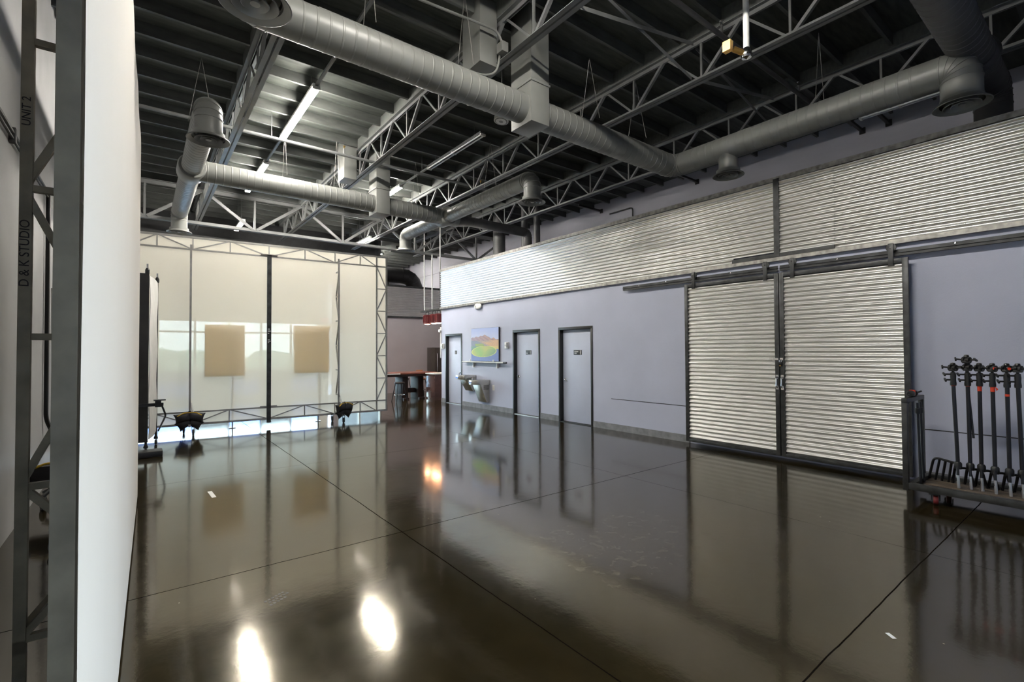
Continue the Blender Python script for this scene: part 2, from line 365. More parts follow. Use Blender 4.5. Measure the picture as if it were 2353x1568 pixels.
# doors
SIGN = ['small square restroom sign', 'black sign with one short line', 'black sign with two lines']
DL = ['blue grey door beside the drinking fountains with a small square sign', 'blue grey black-framed door just right of the framed landscape ledge', 'blue grey black-framed door nearest the corrugated sliding doors']
for i, (y0, y1) in enumerate(doors):
    t = thing('door_%d' % (i+1), DL[i], 'door', (XW, (y0+y1)/2, 0), kind='structure')
    b = MB()
    for ya, yb in ((y0-0.045, y0+0.012), (y1-0.012, y1+0.045)):
        b.box((XW-0.014, ya, 0), (XW+0.13, yb, DZ+0.0))
    b.box((XW-0.014, y0-0.045, DZ-0.012), (XW+0.13, y1+0.045, DZ+0.05))
    b.build('frame', BLACK, t, bev=0.003)
    leaf = MB().box((XW+0.085, y0+0.016, 0.018), (XW+0.128, y1-0.016, DZ-0.016)).build('leaf', DOORP, t, bev=0.002)
    hy = y1-0.085; hz = 0.98; hx = XW+0.085
    if i: 
        b = MB().lathe([(0.032, 0), (0.032, 0.012), (0.014, 0.014), (0.012, 0.055), (0.0, 0.056)], (hx, hy, hz), (-1, 0, 0), 16)
        b.path(rounded([(hx-0.05, hy, hz), (hx-0.055, hy-0.03, hz), (hx-0.05, hy-0.12, hz-0.02*(i-1)*2)], 0.02), 0.009, 8)
    else:
        hy = y0+0.085
        b = MB().lathe([(0.03, 0), (0.03, 0.01), (0.012, 0.02), (0.012, 0.04), (0.028, 0.05), (0.026, 0.075), (0.0, 0.08)], (hx, hy, hz), (-1, 0, 0), 16)
    b.build('handle', CHROME, t)
    sy = (y0+y1)/2; sw = (0.055, 0.11, 0.125)[i]; sz = 1.60
    sg = MB().box((hx-0.006, sy-sw, sz-0.055), (hx, sy+sw, sz+0.055)).build('sign', BLACK if i else INK, t, bev=0.002)
    b = MB()
    xs_ = hx-0.008
    def mk(yc, zc, wy, hz_): b.box((xs_, yc-wy, zc-hz_), (hx-0.004, yc+wy, zc+hz_))
    pc = sy-sw+0.035 if i else sy
    b.lathe([(0.011, 0), (0.011, 0.002)], (hx-0.008, pc, sz+0.034), (1, 0, 0), 12); mk(pc, sz-0.003, 0.011, 0.024); mk(pc-0.006, sz-0.037, 0.004, 0.014); mk(pc+0.006, sz-0.037, 0.004, 0.014)
    if i == 1: mk(sy+sw-0.05, sz-0.02, 0.028, 0.007)
    if i == 2: mk(sy+sw-0.085, sz+0.016, 0.062, 0.008); mk(sy+sw-0.06, sz-0.020, 0.034, 0.009)
    b.build('lettering', WHITEP, sg)
    # threshold
    MB().box((XW-0.01, y0, 0.0), (XW+0.13, y1, 0.012)).build('threshold', ALU if i < 2 else BLACK, t)

# corrugated cladding along the top of the office wall
PER = 0.0677
def corr(b, x, y0, y1, z0, z1, amp=0.0105, axis='x', flip=-1, n=12, th=0.0025):
    """horizontal corrugations; sheet lies in plane x (or y) and runs between y0 and y1"""
    prof = []; steps = max(2, int((z1-z0)/PER*n))
    for i in range(steps+1):
        z = z0+(z1-z0)*i/steps; prof.append((amp*math.cos(2*PI*z/PER), z))
    loop = prof+[(d-th*0-0.0, z) for d, z in []]
    front = [(d*flip, z) for d, z in prof]; back = [(d*flip+th, z) for d, z in reversed(prof)]
    lp = front+back; bm = b.bm; rings = []
    for yy in (y0, y1):
        rings.append([bm.verts.new((x+d, yy, z) if axis == 'x' else (yy, x+d, z)) for d, z in lp])
    N = len(lp)
    for i in range(N): bm.faces.new((rings[0][i], rings[0][(i+1) % N], rings[1][(i+1) % N], rings[1][i]))
    m = len(prof)
    for rg in rings:
        for i in range(m-1): bm.faces.new((rg[i], rg[i+1], rg[N-2-i], rg[N-1-i]))
    return b
cl = thing('metal_cladding', 'long band of corrugated steel cladding above the office doors and sliding doors', 'cladding', (XC, 5, 3.03))
corr(MB(), XC, 3.99, 13.74, 3.05, 4.24).build('sheet', GALV, cl, smooth=75)
corr(MB(), XC-0.012, 3.34, 4.02, 3.13, 4.24).build('sheet', GALV, cl, smooth=75)
corr(MB(), XC-0.012, 2.54, 3.27, 3.11, 4.24).build('sheet', GALV, cl, smooth=75)
corr(MB(), XC, -3.8, 2.56, 3.05, 4.24).build('sheet', GALV, cl, smooth=75)
MB().angle((XC-0.014, -3.8, 4.235), (XC-0.014, 13.75, 4.235), 0.05, 0.006).box((XC-0.016, -3.8, 4.215), (XC-0.010, 13.75, 4.265)).build('top_trim', GALVT, cl)
MB().box((XC-0.020, -3.8, 2.995), (XC-0.010, 13.75, 3.052)).box((XC-0.010, -3.8, 2.995), (XW-0.006, 13.75, 3.005)).build('bottom_trim', GALVT, cl)
MB().box((XC-0.026, 2.54, 3.052), (XC-0.012, 4.01, 3.11)).build('sill_angle', BLKST, cl)
MB().box((XC-0.034, 3.265, 3.06), (XC-0.010, 3.345, 4.25)).build('post', BLKST, cl)
MB().box((XC-0.012, 13.725, 3.0), (XW-0.006, 13.755, 4.26)).build('end_cap', BLKST, cl)
b = MB()
for y in [13.4-0.61*k for k in range(28)]:
    for z in (3.12, 3.32, 3.52, 3.73, 3.93, 4.13):
        if 2.5 < y < 4.05: continue
        b.lathe([(0.007, 0), (0.005, 0.006), (0.0, 0.007)], (XC-0.009, y+0.02*random.uniform(-1, 1), z), (-1, 0, 0), 6)
o = b.build('screws', GALVT, cl); o['kind'] = 'stuff'

# sliding doors
def sliding(n, y0, y1, label, hang, hy):
    t = thing(n, label, 'sliding door', (7.60, (y0+y1)/2, 0.05), kind='structure')
    x0, x1 = 7.565, 7.605; z0, z1 = 0.055, 2.795; fwd = 0.062
    MB().box((x0, y0, z0), (x1, y0+fwd, z1)).box((x0, y1-fwd, z0), (x1, y1, z1)).box((x0, y0+fwd, z1-fwd), (x1, y1-fwd, z1)).box((x0, y0+fwd, z0), (x1, y1-fwd, z0+0.05)).build('frame', BLKST, t, bev=0.003)
    corr(MB(), 7.588, y0+fwd-0.004, y1-fwd+0.004, z0+0.045, z1-fwd+0.004, amp=0.0115).build('panel', GALV, t, smooth=75)
    for y in hang:
        h = MB().box((7.548, y-0.028, 2.70), (7.562, y+0.028, 2.99)).build('hanger', BLKST, t, bev=0.002)
        MB().lathe([(0.03, 0), (0.055, 0.004), (0.045, 0.012), (0.055, 0.022), (0.03, 0.026)], (7.566, y, 2.94), (1, 0, 0), 18).build('roller', BLKST, h)
        MB().lathe([(0.011, 0), (0.011, 0.007)], (7.548, y, 2.94), (-1, 0, 0), 6).build('bolt', CHROME, h)
    hd = MB().path(rounded([(7.565, hy, 1.235), (7.525, hy, 1.225), (7.525, hy, 1.085), (7.565, hy, 1.075)], 0.03), 0.011, 8)
    hd.box((7.557, hy-0.02, 1.205), (7.566, hy+0.02, 1.265)).box((7.557, hy-0.02, 1.045), (7.566, hy+0.02, 1.105)); hd.build('handle', CHROME, t)
    return t
d4 = sliding('door_4', 3.262, 4.835, 'corrugated steel sliding door nearer the plain blue grey wall, carrying the hasp', (4.655, 3.445), 3.292)
d5 = sliding('door_5', 1.715, 3.250, 'corrugated steel sliding door nearer the rolling rack of light stands', (3.06, 1.885), 3.220)
for y0, y1, lab in ((3.285, 6.235, 'dark steel sliding door track ending over the plain wall'), (-2.5, 3.255, 'dark steel sliding door track running out past the light stands')):
    t = thing('door_track', lab, 'track', (7.64, (y0+y1)/2, 2.83))
    MB().box((7.615, y0, 2.832), (7.628, y1, 2.912)).box((7.628, y0, 2.832), (7.655, y1, 2.842)).build('rail', BLKST, t)
    MB().box((7.600, y0, 2.868), (7.616, y1, 2.876)).build('lip', BLKST, t)
    y = y0+0.12
    while y < y1:
        MB().lathe([(0.014, 0), (0.011, 0.008), (0, 0.01)], (7.615, y, 2.893), (-1, 0, 0), 8).tube((7.628, y, 2.87), (XW, y, 2.87), 0.012, 8).build('bolt', CHROME, t); y += 0.61
t = thing('hasp_latch', 'small steel hasp bridging the two sliding doors above their handles', 'hasp', (7.56, 3.26, 1.48))
MB().box((7.556, 3.27, 1.484), (7.5655, 3.40, 1.518)).box((7.550, 3.335, 1.478), (7.557, 3.355, 1.524)).build('plate', CHROME, t)
MB().box((7.5565, 3.205, 1.482), (7.5655, 3.248, 1.520)).build('staple', CHROME, t)
t = thing('padlock', 'black padlock with brass tip hanging from the hasp on the sliding doors', 'padlock', (7.54, 3.235, 1.40))
MB().box((7.525, 3.212, 1.412), (7.550, 3.260, 1.458)).build('body', BLACK, t, bev=0.004)
MB().path(rounded([(7.538, 3.222, 1.455), (7.538, 3.222, 1.492), (7.538, 3.250, 1.492), (7.538, 3.250, 1.455)], 0.014), 0.0045, 8).build('shackle', CHROME, t)
MB().tube((7.538, 3.236, 1.412), (7.538, 3.236, 1.396), 0.010, 10).build('keyhole_tip', BRASS, t)

# upper building wall, left wall, far walls, rear wall
wu = MB().box((XU, -0.9, 0), (XU+0.25, YE, ROOF)).box((XU, YB, 4.14), (XU+0.25, -0.9, ROOF)).build('wall_upper', UPPER)
tag(wu, 'bluish grey building wall rising behind the corrugated band up to the roof', 'wall', kind='structure')
b = MB().box((XU-0.03, YB, 5.36), (XU, YE, 5.40)); b.build('ledger', UPPER, wu)
wl_ = MB().box((XL-0.2, YB, 0), (XL, YW+0.2, ROOF)).build('wall_left', LEFTW)
tag(wl_, 'smooth grey side wall behind the near white screen frame', 'wall', kind='structure')
wk = MB().box((7.45, YF, 0), (XU, YF+0.2, 4.26)).box((5.6, YF, 2.5), (7.45, YF+0.2, 4.26)).box((5.6, YF, 0), (5.75, YF+0.2, 2.5)).build('wall_kitchen', MAUVE)
tag(wk, 'mauve grey kitchen wall beyond the tall bar table', 'wall', kind='structure')
t2 = thing('metal_cladding', 'short band of corrugated steel cladding on the far kitchen wall', 'cladding', (8, YF-0.045, 3.03))
corr(MB(), YF-0.045, 5.6, 11.1, 3.05, 4.24, axis='y').build('sheet', GALV, t2, smooth=75)
MB().box((5.6, YF-0.06, 2.99), (11.1, YF-0.01, 3.05)).build('bottom_trim', BLKST, t2); MB().box((5.6, YF-0.06, 4.23), (11.1, YF-0.01, 4.29)).build('top_trim', BLKST, t2)
# window wall (behind the screen)
WX = [-0.55, 0.42, 1.39, 2.36, 3.33, 4.30, 5.27]; WZ0, WZ1, WZT, WZS = 0.10, 2.72, 2.28, 0.98
b = MB().box((XL, YW, WZ1), (5.6, YW+0.2, 4.3)).box((XL, YW, 0), (WX[0], YW+0.2, WZ1)).box((WX[-1], YW, 0), (5.6, YW+0.2, WZ1)).box((WX[0], YW, 0), (WX[-1], YW+0.2, WZ0))
ww = b.build('wall_window', CREAM); tag(ww, 'cream window wall seen through the translucent white screen', 'wall', kind='structure')
wsf = MB().box((XL, YW-0.9, 4.3), (5.6, YW+0.2, 5.28)).build('wall_soffit', DARKW); tag(wsf, 'dark painted soffit box above the screen at the far end', 'soffit', kind='structure')
for a_, b_, nm, lb in (((7.4, YE, 0), (XU, YE+0.2, ROOF), 'wall_far', 'dark far end wall beyond the kitchen, beneath the roof deck'), ((7.4, YF+0.2, 0), (7.5, YE, ROOF), 'wall_side', 'dark side wall running on behind the kitchen wall'), ((5.6, YW, 4.26), (7.4, YW+0.2, ROOF), 'wall_gable', 'dark wall above the added daylight door'), ((5.6, YF+0.2, 2.5), (7.4, YW, 2.7), 'wall_lintel', 'dark lintel over the added daylight door'), ((XL, YW, 5.28), (5.6, YW+0.2, ROOF), 'wall_clerestory', 'dark wall above the soffit at the far end')):
    tag(MB().box(a_, b_).build(nm, DARKW), lb, 'wall', kind='structure')
for i in range(6):
    x0, x1 = WX[i], WX[i+1]; fr = 0.03
    t = thing('window_%d' % (i+1), 'tall aluminium framed storefront window pane glowing through the screen', 'window', ((x0+x1)/2, YW+0.1, WZ0), group='storefront windows behind the screen', kind='structure')
    b = MB().box((x0, YW+0.05, WZ0), (x0+fr, YW+0.15, WZ1)).box((x1-fr, YW+0.05, WZ0), (x1, YW+0.15, WZ1))
    for z in (WZ0, WZS, WZT, WZ1-2*fr): b.box((x0+fr, YW+0.05, z), (x1-fr, YW+0.15, z+2*fr))
    b.build('frame', ALU, t)
    MB().box((x0+fr, YW+0.095, WZS+2*fr), (x1-fr, YW+0.101, WZT)).build('pane', DIMMED, t); MB().box((x0+fr, YW+0.095, WZT+2*fr), (x1-fr, YW+0.101, WZ1-2*fr)).build('pane', DIMMED, t); MB().box((x0+fr, YW+0.095, WZ0+2*fr), (x1-fr, YW+0.101, WZS)).build('pane' if i not in (2, 4) else 'panel', TINT if i not in (2, 4) else DARKW, t)  # two solid dark panels added to block glare in the strip under the screen
portal(((WX[0]+WX[-1])/2, YW+0.25, (WZ0+WZ1)/2), (PI/2, 0, PI), WX[-1]-WX[0], WZ1-WZ0)
for o in C.objects:
    if o.type == 'LIGHT': o.rotation_euler = (-PI/2, 0, 0)
t = thing('door_6', 'glazed door added for daylight, hidden behind the right part of the far screen', 'door', (6.6, YF+0.1, 0), kind='structure')  # unseen glazing added to send extra daylight onto the wall with the doors
b = MB()
for xa in (5.75, 6.57, 7.39): b.box((xa, YF+0.05, 0), (xa+0.06, YF+0.15, 2.5))
for za in (0.0, 2.42): b.box((5.81, YF+0.05, za), (6.57, YF+0.15, za+0.08)).box((6.63, YF+0.05, za), (7.39, YF+0.15, za+0.08))
b.build('frame', ALU, t); MB().box((5.81, YF+0.095, 0.08), (6.57, YF+0.101, 2.42)).box((6.63, YF+0.095, 0.08), (7.39, YF+0.101, 2.42)).build('pane', DIMMED, t)
portal((6.6, YF+0.25, 1.25), (-PI/2, 0, 0), 1.7, 2.5)
# rear wall behind the viewpoint
tag(MB().box((XL, YB-0.2, 0), (XU, YB, ROOF)).build('wall_rear', PAINT), 'blue grey end wall opposite the far screen', 'wall', kind='structure')
for i in range(3):
    y0, y1 = -3.7+i, -2.7+i
    t = thing('window_%d' % (i+7), 'assumed storefront window in the office wall, unseen beyond the edge of the view', 'window', (XW+0.1, (y0+y1)/2, 0.25), group='assumed storefront windows past the light stands', kind='structure')  # assumed windows, never in view, added to daylight the near screen
    b = MB().box((XW+0.05, y0, 0.25), (XW+0.15, y0+0.04, 2.9)).box((XW+0.05, y1-0.04, 0.25), (XW+0.15, y1, 2.9))
    for z in (0.25, 2.1, 2.84): b.box((XW+0.05, y0+0.04, z), (XW+0.15, y1-0.04, z+0.06))
    b.build('frame', ALU, t); MB().box((XW+0.095, y0+0.04, 0.31), (XW+0.101, y1-0.04, 2.1)).build('pane', GLASS, t); MB().box((XW+0.095, y0+0.04, 2.16), (XW+0.101, y1-0.04, 2.84)).build('pane', GLASS, t)
portal((XW+0.2, -2.2, 1.575), (0, PI/2, 0), 2.65, 3.0)  # daylight portal for the assumed unseen windows
# outdoors
tag(MB().box((-40, YE+0.5, -0.15), (50, 80, -0.05)).box((-40, -60, -0.15), (50, YB-0.4, -0.05)).box((-40, YB-0.4, -0.15), (XL-0.5, YE+0.5, -0.05)).box((XU+0.4, YB-0.4, -0.15), (50, YE+0.5, -0.05)).box((XL-0.5, YW+0.25, -0.02), (7.45, YE+0.5, -0.005)).build('ground', PAVE), 'pale outdoor pavement beyond the far windows', 'ground', kind='structure')
b = MB()
for k in range(26):
    b.blob((-7+k*0.9+random.uniform(-.3, .3), 34+random.uniform(-1, 1), 0.5), random.uniform(.8, 1.3), .9, random.uniform(0.6, 1.5), 8, 6)
tag(b.build('hedge_foliage', LEAF), 'hazy green hedge outside the far windows', 'hedge', kind='stuff')

# ================================================================= ROOF TRUSSES
def truss(x, y0, y1, label, ph):
    t = thing('roof_truss', label, 'truss', (x, (y0+y1)/2, 5.40), group='open-web roof trusses')
    zb, zt = 5.405, 5.985
    MB().angle((x+0.012, y0, zb), (x+0.012, y1, zb), 0.062, 0.008, 1).angle((x-0.012, y0, zb), (x-0.012, y1, zb), 0.062, 0.008, -1).build('bottom_chord', STEEL, t)
    MB().box((x+0.010, y0, zt), (x+0.070, y1, zt+0.010)).box((x+0.010, y0, zt-0.055), (x+0.018, y1, zt)).box((x-0.070, y0, zt), (x-0.010, y1, zt+0.010)).box((x-0.018, y0, zt-0.055), (x-0.010, y1, zt)).build('top_chord', STEEL, t)
    MB().box((x-0.07, y0, zt+0.011), (x+0.07, y1, ROOF)).build('nailer', JOIST, t)
    P = 1.16; y = y0+ph; zl, zu = zb+0.03, zt-0.02
    while y < y1-0.1:
        MB().bar((x, y, zl), (x, y, zu), 0.028, 0.028).build('web', STEEL, t)
        for s in (-1, 1):
            ym = y+s*P/2
            if y0 < ym < y1:
                MB().bar((x, y+s*0.035, zl), (x, ym-s*0.02, zu), 0.020 if s > 0 else 0.045, 0.03 if s > 0 else 0.04).build('web', STEEL, t)
        y += P
    return t
truss(1.27, -1.0, 17.6, 'grey roof truss over the near duct elbow, beside the brightest tube light', 0.35)
truss(3.72, -1.0, 17.6, 'grey roof truss carrying the junction box and touching both square duct boxes', 0.72)
truss(6.17, -1.0, 17.6, 'grey roof truss crossing behind the dangling brass-tipped pipe', 1.15)
truss(8.62, -1.0, 17.6, 'grey roof truss farthest from the near white screen, beside the upper wall', 0.9)
# girder across the room
gy = 15.0
t = thing('roof_girder', 'heavy steel girder truss spanning the room above the far screen', 'girder', (5, gy, 5.0))
MB().angle((XL, gy+0.015, 5.0), (XU, gy+0.015, 5.0), 0.09, 0.012, 1).angle((XL, gy-0.015, 5.0), (XU, gy-0.015, 5.0), 0.09, 0.012, -1).build('bottom_chord', STEEL, t)
MB().box((XL, gy-0.10, 5.97), (XU, gy-0.015, 5.984)).box((XL, gy-0.03, 5.88), (XU, gy-0.015, 5.97)).box((XL, gy+0.015, 5.97), (XU, gy+0.10, 5.984)).box((XL, gy+0.015, 5.88), (XU, gy+0.03, 5.97)).build('top_chord', STEEL, t)
for xn in (0.045, 2.495, 4.945, 7.395, 9.91):
    MB().bar((xn, gy, 5.05), (xn, gy, 5.93), 0.05, 0.05).build('web', STEEL, t)
    for s in (-1, 1):
        MB().bar((xn+s*0.05, gy-0.01, 5.06), (xn+s*1.18, gy-0.01, 5.90), 0.05, 0.075).build('web', STEEL, t)
# bridging braces between trusses
BL = ['the truss over the first duct', 'the truss with the junction box', 'the truss behind the brass-tipped pipe']
for i in (2, 3):
    xa, xb, y = TX[i], TX[i+1], 3.72
    t = thing('bridging_brace', 'grey crossed angle brace spanning from %s' % BL[i-1], 'brace', ((xa+xb)/2, y, 5.42), group='crossed roof braces')
    MB().bar((xa+0.06, y+0.03, 5.95), (xb-0.06, y+0.03, 5.47), 0.005, 0.05).build('angle', STEEL, t)
    MB().bar((xb-0.06, y, 5.95), (xa+0.06, y, 5.47), 0.005, 0.05).build('angle', STEEL, t)
# wall struts at the upper wall
for k, (y, lab) in enumerate(((9.97, 'black tube strut meeting the upper wall far down, near the conduits'), (6.75, 'black tube strut meeting the upper wall near the short wall diffuser'), (3.2, 'black tube strut meeting the upper wall below the unlit wall light'), (2.78, 'black tube strut meeting the upper wall nearest the end duct elbow'))):
    t = thing('wall_strut', lab, 'strut', (XU, y, 5.9), group='black struts on the upper wall')
    MB().bar((XU-1.0, y, 5.93), (XU-0.02, y, 5.93), 0.05, 0.05).build('tube', BLACK, t); MB().box((XU-0.02, y-0.05, 5.87), (XU, y+0.05, 5.99)).build('flange', BLACK, t)

# ================================================================= DUCTS
def spiral(b, p0, p1, r, pitch=0.125, n=28):
    p0, p1 = Vector(p0), Vector(p1); L = (p1-p0).length; prof = [(r, 0)]; h = pitch*0.5
    while h < L-0.03:
        prof += [(r, h-0.012), (r+0.0032, h-0.005), (r+0.0032, h+0.005), (r, h+0.012)]; h += pitch
    prof.append((r, L)); b.lathe(prof, p0, p1-p0, n); return b
def elbow(b, pts, r, seg=5, n=28):
    pts = [Vector(p) for p in pts]
    q = rounded(pts, r*2.2, seg); b.path(q, r, n); 
    for i in range(1, len(q)-1):
        d = (q[i+1]-q[i-1]).normalized(); b.lathe([(r-0.002, -0.007), (r+0.006, -0.004), (r+0.006, 0.004), (r-0.002, 0.007)], q[i], d, n)
    return b
def diffuser(parent, c, r, rim, z, m=DUCT):
    """round ceiling diffuser with its face at height z"""
    x, y = c
    d = MB().lathe([(r, 0.10), (r+0.01, 0.06), (rim*0.98, 0.012), (rim, 0.0), (rim*0.97, -0.004), (rim*0.76, 0.03), (rim*0.74, 0.095), (0.02, 0.098)], (x, y, z), (0, 0, 1), 32).build('diffuser', m, parent)
    MB().lathe([(rim*0.63, -0.004), (rim*0.65, 0.0), (rim*0.46, 0.075), (rim*0.44, 0.072), (rim*0.63, -0.004)], (x, y, z), (0, 0, 1), 28, cap=False).build('cone', m, d)
    MB().lathe([(rim*0.37, -0.002), (rim*0.39, 0.002), (rim*0.22, 0.07), (rim*0.20, 0.066), (rim*0.37, -0.002)], (x, y, z), (0, 0, 1), 24, cap=False).build('cone', m, d)
    MB().lathe([(0.0, 0.0), (rim*0.14, 0.002), (rim*0.08, 0.06), (0.0, 0.062)], (x, y, z), (0, 0, 1), 18).build('hub', m, d)
    return d
def wires(parent, x, y, z0, sp=0.0, dirx=0):
    MB().tube((x-dirx*sp, y-(1-dirx)*sp, z0), (x, y, ROOF-0.17), 0.004, 5).tube((x+dirx*sp, y+(1-dirx)*sp, z0), (x, y, ROOF-0.17), 0.004, 5).build('hanger_wire', GALVT, parent)
R1 = 0.187; ZD = 4.87; RB = 0.16
def plenum(t, y):
    MB().box((3.975, y-0.215, 4.632), (4.285, y+0.215, 5.16)).box((3.962, y-0.228, 5.155), (4.298, y+0.228, 5.185)).box((3.975, y-0.215, 5.18), (4.285, y+0.215, ROOF)).build('plenum_box', DUCT, t, bev=0.004)
    MB().box((3.39, y+0.10, 5.35), (3.66, y+0.52, ROOF)).build('return_box', DUCT, t, bev=0.004)
# first duct
D1Y = 4.93; XR = 7.40
t = thing('spiral_duct', 'grey spiral duct closest to the camera, running from the top edge to the sliding doors', 'duct', (4, D1Y, 4.6), group='spiral air ducts')
spiral(MB(), (1.14, D1Y, ZD), (3.975, D1Y, ZD), R1).build('pipe', DUCT, t, smooth=22)
elbow(MB(), [(1.14, D1Y, ZD), (0.70, D1Y, ZD), (0.70, 4.25, ZD)], R1).build('elbow', DUCT, t)
elbow(MB(), [(0.70, 4.50, ZD), (0.70, 4.24, ZD), (0.70, 4.24, 4.50)], R1).build('elbow', DUCT, t)
diffuser(t, (0.70, 4.24), R1, 0.27, 4.42); plenum(t, D1Y)
spiral(MB(), (4.285, D1Y, ZD), (7.02, D1Y, ZD), R1).build('pipe', DUCT, t, smooth=22)
elbow(MB(), [(7.0, D1Y, ZD), (XR, D1Y, ZD), (XR, 4.50, ZD)], R1).build('elbow', DUCT, t)
spiral(MB(), (XR, 4.52, ZD), (XR, 1.45, ZD), R1).build('pipe', DUCT, t, smooth=22)
elbow(MB(), [(XR, 1.50, ZD), (XR, 1.16, ZD), (XR, 1.16, 4.5)], R1).build('elbow', DUCT, t)
diffuser(t, (XR, 1.16), R1, 0.26, 4.42)
MB().lathe([(0.14, 0), (0.14, 0.3)], (XR, 3.92, 4.49), (0, 0, 1), 24).build('collar', DUCT, t)
diffuser(t, (XR, 3.92), 0.14, 0.235, 4.42)
for x in (1.9, 3.1, 5.3, 6.4): wires(t, x, D1Y, ZD+R1, 0.19)
wires(t, XR, 2.6, ZD+R1, 0.15, 1)
# second duct
D2Y = 10.1
t = thing('spiral_duct', 'grey spiral duct farther away with four branch diffusers above the far screen', 'duct', (4, D2Y, 4.6), group='spiral air ducts')
spiral(MB(), (0.72, D2Y, ZD), (3.975, D2Y, ZD), R1).build('pipe', DUCT, t, smooth=22)
spiral(MB(), (4.285, D2Y, ZD), (6.1, D2Y, ZD), R1).build('pipe', DUCT, t, smooth=22)
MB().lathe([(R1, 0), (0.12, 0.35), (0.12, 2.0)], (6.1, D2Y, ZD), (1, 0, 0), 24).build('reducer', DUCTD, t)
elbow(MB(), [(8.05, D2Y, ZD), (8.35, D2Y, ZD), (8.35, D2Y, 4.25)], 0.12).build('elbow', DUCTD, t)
plenum(t, D2Y)
for x, ya, yb in ((0.68, 7.36, 13.45), (5.78, 6.85, 12.3)):
    MB().lathe([(0.20, -0.21), (0.215, -0.19), (0.215, 0.19), (0.20, 0.21)], (x, D2Y, ZD), (0, 1, 0), 28).build('tee_collar', DUCT, t)
    for ye, s in ((ya, -1), (yb, 1)):
        spiral(MB(), (x, D2Y+s*0.18, ZD), (x, ye-s*0.36, ZD), RB, 0.115).build('branch', DUCT, t, smooth=22)
        elbow(MB(), [(x, ye-s*0.38, ZD), (x, ye, ZD), (x, ye, 4.5)], RB).build('elbow', DUCT, t)
        diffuser(t, (x, ye), RB, 0.25, 4.42)
for x in (2.2, 3.2, 5.0): wires(t, x, D2Y, ZD+R1, 0.19)
wires(t, 0.68, 8.4, ZD+RB, 0.16, 1); wires(t, 5.78, 8.2, ZD+RB, 0.16, 1)
# third (dark) duct at the upper right
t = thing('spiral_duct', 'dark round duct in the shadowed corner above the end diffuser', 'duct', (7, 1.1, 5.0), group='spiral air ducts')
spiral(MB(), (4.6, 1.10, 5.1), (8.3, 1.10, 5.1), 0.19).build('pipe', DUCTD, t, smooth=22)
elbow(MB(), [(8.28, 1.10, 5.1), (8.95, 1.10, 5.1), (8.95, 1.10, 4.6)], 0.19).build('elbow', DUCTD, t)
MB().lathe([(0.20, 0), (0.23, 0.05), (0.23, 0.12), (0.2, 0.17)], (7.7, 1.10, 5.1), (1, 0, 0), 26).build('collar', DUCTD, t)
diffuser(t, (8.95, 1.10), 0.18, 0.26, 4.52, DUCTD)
# vertical ducts behind the cladding
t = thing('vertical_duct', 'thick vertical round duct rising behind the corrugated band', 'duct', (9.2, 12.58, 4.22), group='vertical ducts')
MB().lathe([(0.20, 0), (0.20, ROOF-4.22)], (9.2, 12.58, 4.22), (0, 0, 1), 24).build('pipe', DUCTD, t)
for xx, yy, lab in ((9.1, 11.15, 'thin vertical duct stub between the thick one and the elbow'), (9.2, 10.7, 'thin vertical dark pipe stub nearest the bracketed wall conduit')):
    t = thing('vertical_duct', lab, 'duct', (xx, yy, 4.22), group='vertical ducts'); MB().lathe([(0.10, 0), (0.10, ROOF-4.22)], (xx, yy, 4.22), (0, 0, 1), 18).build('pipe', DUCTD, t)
t = thing('exhaust_duct', 'black elbowed duct above the kitchen cladding at the far end', 'duct', (9.6, 20.2, 4.26))
elbow(MB(), [(7.6, 20.2, 5.05), (10.0, 20.2, 5.05), (10.0, 20.2, 0.6)], 0.34).build('pipe', BLACK, t)
MB().tube((10.0, 20.2, 0.0), (10.0, 20.2, 0.62), 0.35, 20).build('base_collar', BLACK, t)

# ================================================================= PIPES, CONDUITS, SMALL CEILING GEAR
t = thing('sprinkler_pipe', 'grey sprinkler pipe crossing below the brightest tube light', 'pipe', (4, 9.78, 5.65), group='sprinkler pipes')
MB().tube((XL, 9.78, 5.65), (8.5, 9.78, 5.65), 0.030, 12).build('main_pipe', STEEL, t)
for x in (3.25, 6.6):
    h = MB().tube((x, 9.78, 5.67), (x, 9.78, 5.79), 0.014, 8).build('riser', STEEL, t); MB().lathe([(0.02, 0), (0.012, 0.02), (0.012, 0.04), (0.03, 0.045), (0.0, 0.05)], (x, 9.78, 5.79), (0, 0, 1), 10).build('sprinkler_head', BRASS, h)
for x in (1.9, 5.0): MB().tube((x, 9.78, 5.66), (x, 9.78, ROOF), 0.006, 6).build('hanger', STEEL, t)
t = thing('sprinkler_pipe', 'dark sprinkler pipe behind the dangling brass-tipped pipe', 'pipe', (6, 3.25, 5.75), group='sprinkler pipes')
MB().tube((2.5, 3.25, 5.78), (9.2, 3.25, 5.78), 0.032, 12).build('main_pipe', DUCTD, t)
for x in (6.02, 8.4): 
    h = MB().tube((x, 3.25, 5.80), (x, 3.25, 5.92), 0.016, 8).build('riser', DUCTD, t); MB().lathe([(0.022, 0), (0.014, 0.02), (0.014, 0.05), (0.03, 0.055), (0, 0.06)], (x, 3.25, 5.92), (0, 0, 1), 10).build('sprinkler_head', CHROME, h)
t = thing('drop_pipe', 'pale vertical pipe hanging from the roof with a brass clamp at its tip', 'pipe', (4.83, 2.35, 4.6))
MB().tube((4.83, 2.35, 4.66), (4.83, 2.35, ROOF), 0.030, 14).build('pipe', WHITEM, t)
MB().lathe([(0.0, -0.05), (0.045, -0.03), (0.055, 0.0), (0.045, 0.04), (0.03, 0.07)], (4.83, 2.35, 4.63), (0, 0, 1), 16).build('collar', CHROME, t)
MB().tube((4.80, 2.37, 4.65), (4.72, 2.43, 4.69), 0.028, 12).box((4.64, 2.42, 4.66), (4.70, 2.50, 4.76)).build('clamp', BRASS, t)
